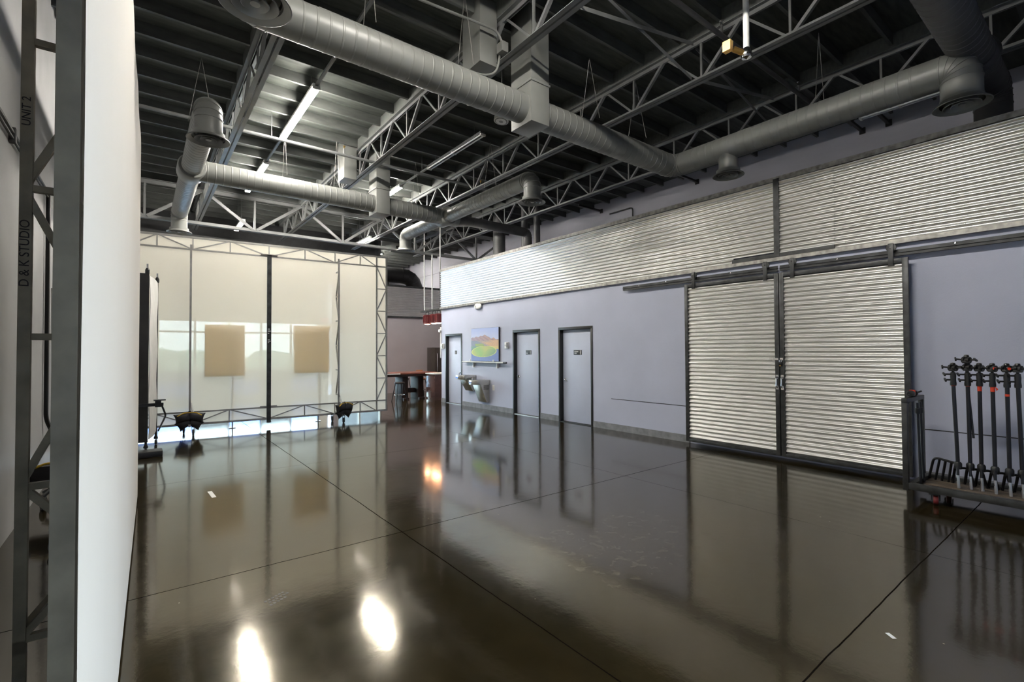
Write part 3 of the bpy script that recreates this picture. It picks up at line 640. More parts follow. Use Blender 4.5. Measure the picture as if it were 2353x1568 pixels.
t = thing('sprinkler_drop', 'tiny brass sprinkler head under the joists beside the first diffuser', 'sprinkler', (0.45, 4.9, 5.6)); MB().tube((0.45, 4.95, 5.62), (0.45, 4.95, 6.0), 0.012, 8).build('riser', STEEL, t); MB().lathe([(0.0, -0.04), (0.03, -0.035), (0.012, -0.02), (0.016, 0.02)], (0.45, 4.95, 5.61), (0, 0, 1), 10).build('head', BRASS, t)
t = thing('conduit_loop', 'bent grey conduit running along the first duct to a junction box', 'conduit', (3.7, 4.95, 5.45))
MB().box((3.60, 4.84, 5.47), (3.70, 4.96, 5.60)).build('junction_box', DUCT, t, bev=0.004)
MB().path(rounded([(2.35, 5.2, 6.02), (2.35, 5.0, 5.72), (3.58, 4.92, 5.75), (3.65, 4.90, 5.60)], 0.18), 0.016, 8).build('conduit', DUCT, t)
MB().path(rounded([(3.65, 4.955, 5.50), (3.62, 4.985, 5.24), (3.40, 5.0, 5.14), (1.4, 5.0, 5.14)], 0.14), 0.014, 8).build('conduit', DUCT, t)
MB().tube((3.83, -0.8, 5.50), (3.83, 4.84, 5.50), 0.012, 8).build('conduit', DUCT, t)
t = thing('ceiling_speaker', 'small round grey speaker in a bracket below the first duct box', 'speaker', (4.40, 5.98, 5.2))
MB().lathe([(0.07, 0), (0.115, 0.01), (0.11, 0.16), (0.06, 0.18), (0, 0.185)], (4.42, 5.98, 5.22), (0.15, 0, 1), 20).build('body', WHITEM, t)
MB().lathe([(0, -0.002), (0.10, 0.004), (0.10, 0.012)], (4.42, 5.98, 5.22), (0.15, 0, 1), 20).build('grille', DUCT, t)
MB().path(rounded([(4.30, 5.98, 5.32), (4.30, 5.98, 5.50), (4.58, 5.98, 5.50), (4.56, 5.98, 5.32)], 0.06), 0.012, 8).tube((4.44, 5.98, 5.50), (4.44, 5.98, ROOF), 0.010, 8).build('bracket', STEEL, t)
t = thing('wall_conduit', 'bundle of thin conduits bent along the upper wall above the band', 'conduit', (XU-0.05, 10.5, 4.25))
for k in range(2): MB().path(rounded([(XU-0.04, 9.0-k*0.2, 4.23), (XU-0.04, 9.0-k*0.2, 5.1+k*0.15), (XU-0.04, 14.5, 5.0+k*0.15)], 0.12), 0.018, 8).build('conduit', BLKST, t)
MB().path(rounded([(XU-0.05, 9.6, 5.75), (XU-0.05, 8.75, 5.75), (XU-0.05, 8.75, 5.45), (XU-0.05, 8.6, 5.40)], 0.1), 0.02, 8).build('conduit', BLKST, t)
t = thing('wall_conduit', 'pair of conduits climbing the left wall behind the near screen', 'conduit', (XL+0.03, 7, 0.7))
MB().tube((XL+0.025, 0.3, 3.585), (XL+0.025, 8.1, 3.585), 0.016, 8).tube((XL+0.025, 0.3, 3.535), (XL+0.025, 8.1, 3.535), 0.012, 8).build('conduit', DUCTD, t)
MB().path(rounded([(XL+0.03, 8.0, 3.62), (XL+0.03, 8.05, 0.85), (XL+0.06, 8.15, 0.72)], 0.08), 0.022, 8).build('drop', BLACK, t)
for y in (6.0, 7.05): MB().box((XL, y-0.03, 3.50), (XL+0.045, y+0.03, 3.63)).build('strap', DUCTD, t)

# ================================================================= LIGHTS
def fixture(name, x, y0, y1, zb, lit, label, rods=True):
    t = thing(name, label, 'light', (x, (y0+y1)/2, zb), group='linear tube lights')
    MB().box((x-0.055, y0, zb+0.035), (x+0.055, y1, zb+0.09)).build('housing', WHITEM if lit else DUCTD, t, bev=0.004)
    for sx in (-0.038, 0.038):
        ymid = (y0+y1)/2
        segs = ((y0+0.02, ymid-0.02), (ymid+0.02, y1-0.02)) if y1-y0 > 1.6 else ((y0+0.02, y1-0.02),)
        for ya, yb in segs: MB().tube((x+sx, ya, zb+0.018), (x+sx, yb, zb+0.018), 0.016, 10).build('tube', LIT if lit else UNLIT, t)
    for y in (y0, (y0+y1)/2, y1): MB().box((x-0.058, y-0.018, zb), (x+0.058, y+0.018, zb+0.04)).build('lamp_holder', WHITEM, t)
    if rods:
        for y in (y0+0.3, y1-0.3): MB().tube((x, y, zb+0.08), (x, y, ROOF), 0.006, 6).build('rod', STEEL, t)
ZL = 5.85
fixture('tube_light', 2.19, 7.93, 10.26, ZL, True, 'brightest lit tube light, just below the first duct in view')
fixture('tube_light', 2.19, 11.80, 14.20, ZL, True, 'lit tube light second in its row, half hidden by the farther duct')
fixture('tube_light', 2.25, 15.25, 16.5, 5.30, True, 'small lit tube light behind the girder on the side of the near screen')
fixture('tube_light', 5.26, 7.72, 9.92, ZL, False, 'unlit double tube light hanging mid ceiling right of the far duct box')
fixture('tube_light', 5.26, 11.44, 13.8, ZL, True, 'lit tube light glaring beside the farther square duct box')
fixture('tube_light', 5.92, 15.25, 16.5, 5.34, True, 'small lit tube light behind the girder above the screen edge')
fixture('tube_light', 10.42, 1.85, 3.0, ZL, False, 'unlit tube light along the upper wall behind the end elbow')
for x, y0, lab in ((2.19, 1.3, 'added lit tube light above the view, brightening the near screen'),): fixture('tube_light', x, y0, y0+2.35, ZL, True, lab)  # unseen lamp added overhead to brighten the near screen
fixture('tube_light', 8.2, 19.8, 22.15, ZL, True, 'added lit tube light behind the kitchen wall, brightening the upper wall')  # hidden lamp added to light the upper wall beyond the kitchen
for x, ya, yb, lab in ((2.19, 4.4, 7.93, 'thin strut channel feeding the brightest tube light'), (2.19, 10.26, 11.80, 'thin strut channel joining the two lit lights in one row'), (5.26, 9.92, 11.44, 'thin strut channel joining the unlit and lit lights')):
    o = MB().box((x-0.02, ya, ZL+0.045), (x+0.02, yb, ZL+0.08)).build('strut_channel', STEEL); tag(o, lab, 'channel', 'light row channels')

# ================================================================= WHEELED SCREEN FRAMES
def screen_frame(name, label, cx, cy, rz, z0, z1, metal, silk, mast=True, letters=False):
    t = thing(name, label, 'screen', (cx, cy, 0), rz, group='wheeled white screens')
    HW = 2.68; r = 0.022; IN = 0.25
    L = lambda b, n, m, p=t: b.build(n, m, p, world=False)
    # y<0 is the braced side, y>0 the cloth side
    def sq(b, p0, p1, q=0.04): return b.bar(p0, p1, q, q)
    b = MB(); 
    for s in (-1, 1): sq(b, (s*HW, 0, z0), (s*HW, 0, z1))
    for z in (z0, z1): sq(b, (-HW-0.02, 0, z), (HW+0.02, 0, z))
    L(b, 'outer_frame', metal)
    b = MB()
    for s in (-1, 1): sq(b, (s*(HW-IN), 0, z0), (s*(HW-IN), 0, z1), 0.03)
    for z in (z0+IN, z1-IN): sq(b, (-HW, 0, z), (HW, 0, z), 0.03)
    L(b, 'inner_frame', metal)
    nodes = [0.0, 0.75, 1.42, 2.02, HW-IN]
    for zz, si in ((z1, -1), (z0, 1)):
        for s in (-1, 1):
            for i in range(len(nodes)):
                xa = s*nodes[i]
                if i == 0 and s < 0: continue
                sq(bb := MB(), (xa, 0, zz), (xa, 0, zz+si*IN), 0.022); L(bb, 'web', metal)
            for i in range(len(nodes)-1):
                a, c = s*nodes[i], s*nodes[i+1]
                za, zc = (zz+si*IN, zz) if i % 2 == 0 else (zz, zz+si*IN)
                if si > 0: za, zc = (2*zz+si*IN-za, 2*zz+si*IN-zc)
                sq(bb := MB(), (a, 0, za), (c, 0, zc), 0.022); L(bb, 'web', metal)
    nz = 6; dz = (z1-z0-2*IN)/nz
    for s in (-1, 1):
        for k in range(nz):
            za = z0+IN+k*dz; zb = za+dz; xi, xo = s*(HW-IN), s*HW
            if k: sq(bb := MB(), (xi, 0, za), (xo, 0, za), 0.022); L(bb, 'web', metal)
            p, q = (xi, xo) if k % 2 == 0 else (xo, xi)
            sq(bb := MB(), (p, 0, za), (q, 0, zb), 0.022); L(bb, 'web', metal)
    # standing ladder trusses on the braced side
    for s in (-1, 1):
        xs = s*1.45; D = 0.25; zl = z0+0.47; zh = z1-0.2
        sq(bb := MB(), (xs, -D, zl-0.05), (xs, -D, zh), 0.036); ch = L(bb, 'leg', metal)
        if letters and s > 0:
            for body, zc, sz in (('D & K STUDIO', 1.905, 0.035), ('UNIT 2', 2.53, 0.032)):
                # reads upward on the face turned to the end of the frame
                B = Matrix(((0, 0, 1, 0), (0, -1, 0, 0), (1, 0, 0, 0), (0, 0, 0, 1)))   # text x runs up the tube
                text_mesh('lettering', body, sz*1.15, INK, ch, Matrix.Translation((xs+0.0187, -D, zc)) @ B)
        N = 5; hh = 0.579
        for k in range(N+1):
            sq(bb := MB(), (xs, -D, zl+k*hh), (xs, -0.01, zl+k*hh), 0.026); L(bb, 'rung', metal)
        for k in range(N):
            ya, yb = (-D, -0.01) if k % 2 == 1 else (-0.01, -D)
            if letters and k == 0:
                for p, q in (((-D, zl), (-0.01, zl+hh*0.5)), ((-0.01, zl+hh*0.5), (-D, zl+hh))): sq(bb := MB(), (xs, p[0], p[1]), (xs, q[0], q[1]), 0.026); L(bb, 'rung', metal)
                continue
            sq(bb := MB(), (xs, ya, zl+k*hh+0.02), (xs, yb, zl+(k+1)*hh-0.02), 0.026); L(bb, 'rung', metal)
        # wheeled foot
        bb = MB(); sq(bb, (xs, -D-0.28, 0.20), (xs, 0.0, 0.20), 0.045); sq(bb, (xs, -D, 0.20), (xs, -D, zl), 0.036); sq(bb, (xs-0.12, -D-0.06, 0.20), (xs+0.12, -D-0.06, 0.20), 0.04); fo = L(bb, 'foot', metal)
        if mast: L(MB().tube((xs+0.10, -D-0.16, 0.22), (xs+0.02, -D+0.02, 0.62), 0.018, 10), 'brace', WHITEM, t)
        else: L(MB().bar((xs-0.02, -D+0.01, zl+0.03), (xs-0.42, -0.03, zl+0.22), 0.026, 0.026), 'brace', metal, t)
        for px, py in ((xs+0.06, -D-0.22), (xs-0.10, -0.06)):
            w_ = L(MB().lathe([(0.02, -0.018), (0.055, -0.018), (0.06, -0.010), (0.06, 0.010), (0.055, 0.018), (0.02, 0.018)], (px, py, 0.0605), (1, 0, 0), 18), 'caster', RUBBER)
            L(MB().box((px-0.026, py-0.012, 0.05), (px-0.020, py+0.03, 0.18)).box((px+0.020, py-0.012, 0.05), (px+0.026, py+0.03, 0.18)).box((px-0.03, py-0.02, 0.165), (px+0.03, py+0.04, 0.18)), 'fork', BLKST, w_)
    if mast:
        L(MB().bar((0, -0.06, z0-0.08), (0, -0.06, z1-IN+0.02), 0.085, 0.05, (0, 1, 0)), 'mast', BLKST)
        L(MB().box((-0.16, -0.10, z1-IN+0.02), (0.16, 0.02, z1-IN+0.035)), 'mast_plate', ALU)
        L(MB().box((-0.17, -0.04, z0+IN+0.012), (0.17, -0.02, z0+IN+0.04)), 'clamp_bar', ALU)
        for zc, h_ in ((2.13, 0.10), (1.90, 0.07)):
            s_ = L(MB().box((-0.036, -0.0875, zc-h_), (0.036, -0.0852, zc+h_)), 'sticker', BLACK)
            L(MB().box((-0.028, -0.0890, zc-h_*0.35), (0.028, -0.0874, zc-h_*0.1)).box((-0.028, -0.0890, zc+h_*0.15), (0.012, -0.0874, zc+h_*0.3)).box((-0.028, -0.0890, zc-h_*0.8), (0.0, -0.0874, zc-h_*0.6)), 'print', WHITEP, s_)
    # cloth
    b = MB(); nx, nzz = 40, 30; th = 0.003
    gv = [[b.bm.verts.new((-HW-0.018+(2*HW+0.036)*i/nx, 0.026+0.004*math.sin(i*0.7)*math.sin(j*0.5), z0-0.018+(z1-z0+0.036)*j/nzz)) for i in range(nx+1)] for j in range(nzz+1)]
    for j in range(nzz):
        for i in range(nx): b.bm.faces.new((gv[j][i], gv[j][i+1], gv[j+1][i+1], gv[j+1][i]))
    L(b, 'cloth', silk)
    return t
th_b = math.atan2(-0.4, 5.35)
screen_frame('screen_frame', 'big translucent white screen at the far end with windows glowing through it', 2.255, 11.80, th_b, 0.165, 4.03, ALU, SILK)
screen_frame('screen_frame', 'white screen frame seen edge-on close to the camera, stencilled uprights behind', -0.084, 4.07, -PI/2-0.0157, 0.085, 3.95, BRONZE, SILKN, mast=False, letters=True)

# boards behind the far screen
def on_frame(s, d, z):
    return Vector((2.255+s*math.cos(th_b)-d*math.sin(th_b), 11.80+s*math.sin(th_b)+d*math.cos(th_b), z))
for s0, s1, z0, z1, lab, yaw_ in ((-1.20, -0.46, 1.14, 2.23, 'tan square panel showing through the screen beside the black sandbagged leg', 0.06), (0.52, 1.30, 1.16, 2.25, 'tan square panel showing through the screen right of the centre mast', -0.045)):
    t = thing('foam_panel', lab, 'panel', on_frame((s0+s1)/2, 0.08, z0), th_b+yaw_, group='tan panels behind the screen')
    hw = (s1-s0)/2
    MB().box((-hw, -0.012, 0), (hw, 0.012, z1-z0)).build('board', PLASTK, t, world=False)
    MB().bar((hw*0.4, 0.03, -z0+0.012), (hw*0.4, 0.03, z1-z0-0.1), 0.025, 0.025).box((hw*0.4-0.06, 0.0, -z0), (hw*0.4+0.06, 0.12, -z0+0.012)).build('pole', ALU, t, world=False)

# sandbags on the far screen's feet
def sandbag(name, c, lab, rz):
    t = thing(name, lab, 'sandbag', c, rz, group='sandbags on the screen feet')
    RX_ = Matrix.Rotation(PI/2, 3, 'X')
    for sx in (-1, 1):
        MB().pillow((sx*0.105, -0.03, 0.005), 0.15, 0.10, 0.075, Matrix.Rotation(sx*0.20, 3, 'Y') @ RX_).build('bag', BAG, t, world=False)
        MB().pillow((sx*0.085, -0.01, -0.12), 0.135, 0.095, 0.065, Matrix.Rotation(sx*0.55, 3, 'Y') @ RX_).build('lower_bag', BAG, t, world=False)
    MB().path(rounded([(-0.20, -0.09, 0.04), (-0.10, -0.06, 0.100), (0.10, -0.06, 0.100), (0.20, -0.09, 0.04)], 0.06), 0.010, 8).build('strap', YELLOW, t, world=False)
    return t
sandbag('sandbag', on_frame(-1.45, -0.42, 0.355), 'black sandbag with yellow strap saddled on the screen foot nearer the black roller', th_b)
sandbag('sandbag', on_frame(1.52, -0.42, 0.355), 'black sandbag saddled on the screen foot nearer the bar table', th_b+0.5)

# ================================================================= BLACK AND WHITE ROLLING FLAG
t = thing('rolling_flag', 'tall black cloth panel with white side on small casters, partly behind the near screen', 'flag', (0.0, 9.9, 0))
def cloth(b, p, q, z0, z1, wv, n=14, m=26, th=0.01):
    p, q = Vector(p), Vector(q); d = (q-p); nrm = Vector((d.y, -d.x, 0)).normalized(); g = []
    for j in range(m+1):
        row = []
        for i in range(n+1):
            u, v = i/n, j/m; pos = p+d*u+nrm*(wv*math.sin(7*v+3*u)*math.sin(PI*u)+wv*0.5*math.sin(17*v+5*u)); row.append((pos.x, pos.y, z0+(z1-z0)*v))
        g.append(row)
    fr = [[b.bm.verts.new(c) for c in r] for r in g]; bk = [[b.bm.verts.new((c[0]-nrm.x*th, c[1]-nrm.y*th, c[2])) for c in r] for r in g]
    for A, fl in ((fr, False), (bk, True)):
        for j in range(m):
            for i in range(n):
                f4 = (A[j][i], A[j][i+1], A[j+1][i+1], A[j+1][i]); b.bm.faces.new(tuple(reversed(f4)) if fl else f4)
    for j in range(m):
        for i in (0, n): b.bm.faces.new((fr[j][i], fr[j+1][i], bk[j+1][i], bk[j][i]))
    for i in range(n):
        for j in (0, m): b.bm.faces.new((fr[j][i], fr[j][i+1], bk[j][i+1], bk[j][i]))
    return b
cloth(MB(), (-0.88, 9.75, 0), (0.10, 9.75, 0), 0.20, 2.93, 0.012).build('black_cloth', CLOTHB, t)
cloth(MB(), (0.115, 9.78, 0), (0.235, 10.75, 0), 0.24, 2.90, 0.012).build('white_cloth', CLOTHW, t)
for x, y, zt_ in ((0.075, 9.79, 3.02), (0.225, 10.74, 3.0)):
    p = MB().tube((x, y, 0.12), (x, y, zt_), 0.018, 10).build('pole', BLKMT, t)
    MB().tube((x, y, zt_), (x, y, zt_+0.07), 0.014, 10).build('tip', CHROME, p); MB().lathe([(0.026, 0), (0.03, 0.02), (0.03, 0.07), (0.022, 0.09)], (x, y, zt_-0.1), (0, 0, 1), 12).build('collar', BLACK, p)
    w_ = MB().lathe([(0.015, -0.02), (0.042, -0.016), (0.048, 0), (0.042, 0.016), (0.015, 0.02)], (x, y, 0.0485), (1, 0, 0), 16).build('caster', RUBBER, t)
    MB().lathe([(0.028, 0), (0.034, 0.02), (0.02, 0.06)], (x, y, 0.10), (0, 0, 1), 12).build('fork', BLACK, w_)
MB().bar((-0.05, 9.70, 0.80), (0.30, 9.76, 0.80), 0.03, 0.05).box((0.19, 9.70, 0.76), (0.27, 9.80, 0.86)).box((0.17, 9.68, 0.865), (0.33, 9.80, 0.88)).build('clamp_arm', BLACK, t)
MB().path(rounded([(0.28, 9.76, 0.78), (0.34, 9.90, 0.60), (0.26, 10.7, 0.25)], 0.1), 0.014, 8).build('brace', BLACK, t)
t = MB().box((-0.60, 9.44, 0.002), (0.29, 9.72, 0.095)).build('floor_ballast', BLACK, bev=0.012); tag(t, 'low black ballast block on the floor before the rolling flag', 'ballast')

# stand with sandbag along the left wall behind the near screen
t = thing('light_stand', 'wheeled light stand with a black sandbag seen through the near screen braces', 'stand', (-0.74, 7.15, 0))
MB().path([(-0.735, 7.15, 0.16), (-0.74, 7.15, 1.2), (-0.755, 7.15, 2.35)], 0.020, 10).build('pole', ALU, t)
for dx, dy in ((-0.08, 0.1), (-0.06, -0.12), (0.12, 0.02)):
    w_ = MB().lathe([(0.02, -0.016), (0.055, -0.014), (0.06, 0), (0.055, 0.014), (0.02, 0.016)], (-0.74+dx, 7.15+dy, 0.0605), (1, 0.4, 0), 16).build('caster', RUBBER, t)
    MB().bar((-0.74+dx, 7.15+dy, 0.14), (-0.735, 7.15, 0.20), 0.025, 0.025).build('leg', BLKST, w_)
t = thing('sandbag', 'boxy black sandbag with yellow strap on the stand by the left wall', 'sandbag', (-0.78, 7.02, 0.3))
MB().box((-0.91, 6.98, 0.27), (-0.62, 7.10, 0.47)).build('bag', BAG, t, bev=0.03); MB().path(rounded([(-0.88, 6.975, 0.45), (-0.76, 6.975, 0.50), (-0.64, 6.975, 0.47)], 0.05), 0.012, 8).build('strap', YELLOW, t)

# ================================================================= RIGHT WALL FITTINGS
t = thing('wall_picture', 'square golf course landscape photograph on a narrow picture ledge', 'picture', (7.68, 11.22, 1.35))
MB().box((7.672, 10.53, 1.355), (7.705, 11.90, 2.295)).build('canvas', BLACK, t, bev=0.002)
def paint(u, v):
    """u 0..1 left to right, v 0..1 bottom to top"""
    rnd = lambda s: (math.sin(u*s*12.9+v*s*78.2)*43758.5) % 1.0
    ridge = 0.68+0.06*math.sin(u*5+0.4)+0.10*math.exp(-((u-0.55)/0.16)**2)+0.06*math.exp(-((u-0.83)/0.1)**2)+0.012*math.sin(u*40)
    if v > ridge: k = (v-ridge)/(1-ridge); return (0.50-0.14*k, 0.57-0.10*k, 0.82)
    k = rnd(31)
    if v > 0.62:
        w_ = 0.5+0.5*math.sin(u*37+v*60); return (0.30+0.22*u*w_, 0.20+0.08*w_, 0.34-0.14*u)
    if v > 0.45:
        g = min(1, max(0, (u-0.30+0.12*math.sin(v*40+u*9))*2.4)); c0 = (0.10+0.16*k, 0.17+0.14*k, 0.30+0.12*k); c1 = (0.50+0.22*k, 0.32+0.12*k, 0.16+0.10*k)
        if v < 0.53 and 0.15 < u < 0.66 and math.sin(u*11+v*9) > -0.2: return (0.22+0.1*k, 0.36+0.08*k, 0.12)
        return tuple(a*(1-g)+b_*g for a, b_ in zip(c0, c1))
    e = ((u-0.47)/0.46)**2+((v-0.29-0.05*(u-0.5))/0.17)**2
    if e < 1:
        if e > 0.88: return (0.62, 0.68, 0.18)
        q_ = min(1, max(0, (u-0.45-(v-0.2)*1.1)*2.2)) if v < 0.36 else 0.0
        if q_ > 0: return (0.36-0.24*q_, 0.50-0.18*q_, 0.15+0.08*q_)
        return (0.36+0.1*math.sin(u*9+v*7), 0.50, 0.15)
    if v > 0.36: return (0.12, 0.24+0.1*k, 0.26) if u < 0.5 else (0.60+0.1*k, 0.52, 0.42-0.25*u)
    if u < 0.12 and v > 0.2: return (0.10, 0.20, 0.32)
    return (0.10, 0.18+0.06*v, 0.46+0.1*v)
b = MB(); N = 130
gv = [[b.bm.verts.new((7.670, 11.895-1.36*i/N, 1.36+0.93*j/N)) for i in range(N+1)] for j in range(N+1)]
for j in range(N):
    for i in range(N): b.bm.faces.new((gv[j][i+1], gv[j][i], gv[j+1][i], gv[j+1][i+1]))
col = [tuple(min(0.95, c_*0.85+0.14) for c_ in paint(i/N, j/N)) for j in range(N+1) for i in range(N+1)]
pm = bpy.data.materials.new('landscape photograph print'); pm.use_nodes = True; nn = pm.node_tree.nodes; at = nn.new('ShaderNodeAttribute'); at.attribute_name = 'ink'
pm.node_tree.links.new(at.outputs['Color'], nn['Principled BSDF'].inputs['Base Color']); nn['Principled BSDF'].inputs['Roughness'].default_value = 0.6; nn['Principled BSDF'].inputs['Specular IOR Level'].default_value = 0.15
bmf = b; o = b.build('print', pm, t, smooth=0)
a_ = o.data.attributes.new('ink', 'FLOAT_COLOR', 'POINT')
for i, c in enumerate(col): a_.data[i].color = (*c, 1)
t = thing('picture_ledge', 'narrow white picture ledge with dark end caps above the drinking fountains', 'ledge', (7.66, 11.2, 1.30))
MB().box((7.60, 10.28, 1.315), (XW, 12.25, 1.345)).build('shelf', WHITEM, t, bev=0.003); MB().tube((7.60, 10.16, 1.325), (7.60, 12.28, 1.325), 0.020, 10).build('rail', WHITEM, t); MB().tube((7.60, 10.10, 1.325), (7.60, 10.22, 1.325), 0.026, 10).build('end_cap', BLACK, t)
for y in (10.62, 11.80): MB().box((7.66, y-0.015, 1.17), (XW, y+0.015, 1.32)).build('bracket', WHITEM, t)
for y in (10.68, 11.84): MB().box((7.585, y-0.02, 1.345), (7.605, y+0.02, 1.40)).build('clip', WHITEM, t)
# fountains
def fountain(y, z, low, lab):
    t = thing('drinking_fountain', lab, 'drinking fountain', (XW, y, z), group='drinking fountains')
    out = []; w_, d_ = 0.235, 0.50
    pts = [(XW, y-w_), (XW-d_*0.62, y-w_)]+[(XW-d_*0.62-d_*0.38*math.sin(PI*k/10), y-w_*math.cos(PI*k/10)) for k in range(1, 10)]+[(XW-d_*0.62, y+w_), (XW, y+w_)]
    MB().poly([(p[0], p[1], z-0.125) for p in pts], (0, 0, 0.125)).build('basin', BRUSH, t, bev=0.008)
    MB().lathe([(0.155, 0.002), (0.165, 0.006), (0.15, 0.008), (0.0, 0.003)], (XW-0.27, y, z), (0, 0, 1), 24).build('bowl_rim', CHROME, t)
    MB().path(rounded([(XW-0.37, y+0.10, z), (XW-0.37, y+0.10, z+0.06), (XW-0.33, y+0.06, z+0.075)], 0.02), 0.015, 8).build('spout', CHROME, t)
    MB().box((XW-0.515, y-0.06, z-0.075), (XW-0.498, y+0.06, z-0.045)).build('push_bar', CHROME, t)
    h = 0.50 if low else 0.34
    MB().poly([(XW, y-w_+0.03, z-0.125), (XW-0.30, y-w_+0.03, z-0.125), (XW-0.09, y-w_+0.03, z-0.125-h), (XW, y-w_+0.03, z-0.125-h)], (0, 2*w_-0.06, 0)).build('skirt', BRUSH, t, bev=0.005)
    if low:
        g = MB()
        for k in range(6): g.box((XW-0.20, y-w_+0.024, z-0.16-k*0.022), (XW-0.03, y-w_+0.031, z-0.15-k*0.022))
        g.build('vent_slots', BLACK, t)
fountain(11.95, 0.945, False, 'higher stainless drinking fountain, closer to the restroom door')
fountain(11.25, 0.835, True, 'lower stainless drinking fountain with vented side')
t = thing('wall_outlet', 'white outlet plate on the wall beside the lower fountain', 'outlet', (XW, 10.85, 0.60)); MB().box((XW-0.008, 10.80, 0.55), (XW, 10.90, 0.70)).build('plate', WHITEP, t, bev=0.002); MB().box((XW-0.011, 10.83, 0.585), (XW-0.007, 10.87, 0.665)).build('socket', WHITEM, t)
for y, z, lab in ((13.62, 1.80, 'white fire strobe box left of the restroom door'), (10.20, 1.79, 'white fire strobe box right of the landscape picture')):
    t = thing('fire_strobe', lab, 'alarm', (XW, y, z), group='white fire strobes')
    MB().box((XW-0.05, y-0.075, z-0.085), (XW, y+0.075, z+0.085)).build('box', WHITEP, t, bev=0.008); MB().box((XW-0.085, y-0.06, z-0.04), (XW-0.048, y-0.01, z+0.07)).build('lens', WHITEM, t, bev=0.006); MB().lathe([(0.022, 0), (0.022, 0.004)], (XW-0.05, y+0.035, z), (-1, 0, 0), 12).build('sounder', DUCT, t)
t = thing('emergency_light', 'white oval emergency light high on the wall above the picture', 'emergency light', (XW, 11.55, 2.92))
MB().blob((XW-0.045, 11.55, 2.93), 0.045, 0.185, 0.085, 20, 12).build('body', WHITEP, t); MB().lathe([(0.04, 0), (0.04, 0.012), (0, 0.018)], (XW-0.083, 11.62, 2.925), (-1, 0.1, -0.3), 16).build('lens', WHITEM, t)
t = thing('corner_board', 'narrow white board edge at the outer corner of the office wall', 'board', (XW, 13.78, 1.5)); MB().box((XW-0.03, 13.755, 1.42), (XW+0.6, 13.785, 2.42)).build('board', WHITEP, t, bev=0.003); MB().lathe([(0.06, 0), (0.05, 0.05), (0, 0.055)], (XW-0.03, 13.77, 2.30), (-1, 0, 0), 14).build('sensor', WHITEP, t)

# ================================================================= LIGHT STAND CART
t = thing('stand_cart', 'dark steel rolling rack holding a row of black light stands', 'cart', (6.9, 0.2, 0.0))
XA, XB = 6.62, 7.28; YA, YZ = 1.53, -1.6
MB().box((XA-0.025, YZ, 0.125), (XA+0.025, YA, 0.195)).build('front_beam', BLKST, t, bev=0.003); MB().box((XB-0.025, YZ, 0.125), (XB+0.025, YA, 0.195)).build('rear_beam', BLKST, t, bev=0.003); MB().box((XA+0.025, YA-0.05, 0.125), (XB-0.025, YA, 0.195)).build('end_beam', BLKST, t)
for x in (6.74, 6.95, 7.16): MB().box((x-0.095, YZ, 0.135), (x+0.095, YA-0.055, 0.160)).build('deck_board', WOODP, t, bev=0.003)
MB().box((XA-0.025, YA, 0.11), (XA+0.025, YA+0.05, 1.055)).build('post', BLKST, t, bev=0.003); MB().box((XB-0.025, YA, 0.11), (XB+0.025, YA+0.05, 1.055)).build('post', BLKST, t, bev=0.003)
MB().box((XA-0.025, YA, 1.057), (XB+0.025, YA+0.05, 1.105)).build('crossbar', BLKST, t, bev=0.003); MB().path(rounded([(XA+0.03, YA+0.025, 0.88), (XA+0.05, YA+0.025, 1.0), (XA+0.15, YA+0.025, 1.055)], 0.1), 0.012, 8).build('gusset', BLKST, t)
for x, y in ((6.66, 1.32), (7.24, 1.32), (6.66, -1.4), (7.24, -1.4)):
    w_ = MB().lathe([(0.015, -0.02), (0.044, -0.02), (0.05, -0.012), (0.05, 0.012), (0.044, 0.02), (0.015, 0.02)], (x, y, 0.0505), (-0.25, 1, 0), 18).build('caster_wheel', REDWH, t)
    MB().box((x-0.035, y-0.03, 0.102), (x+0.035, y+0.05, 0.124)).box((x-0.015, y-0.036, 0.045), (x+0.015, y-0.030, 0.105)).box((x-0.015, y+0.030, 0.045), (x+0.015, y+0.036, 0.105)).build('fork', BLKST, w_)
# spare grip arms strapped upright at the cart end
for x, lab in ((6.80, 'slim black grip arm standing against the cart end, nearer the front'), (6.92, 'slim black grip arm standing against the cart end, nearer the wall')):
    t = thing('grip_arm', lab, 'grip arm', (x, 1.47, 0.165), group='spare grip arms'); MB().tube((x, 1.47, 0.163), (x+0.02, 1.49, 1.05), 0.013, 10).build('rod', BLKMT, t); MB().lathe([(0.024, 0), (0.026, 0.02), (0.024, 0.06)], (x+0.018, 1.488, 0.93), (0, 0, 1), 12).build('clamp', BLACK, t)
def knob(b, c, ax, L=0.05):
    c = Vector(c); a = Vector(ax).normalized(); side = a.cross(Vector((0, 0, 1))).normalized() if abs(a.z) < 0.9 else Vector((1, 0, 0))
    b.tube(c, c+a*L, 0.009, 8); e = c+a*L; b.bar(e-side*0.028+Vector((0, 0, -0.012)), e+side*0.028+Vector((0, 0, 0.012)), 0.014, 0.018)
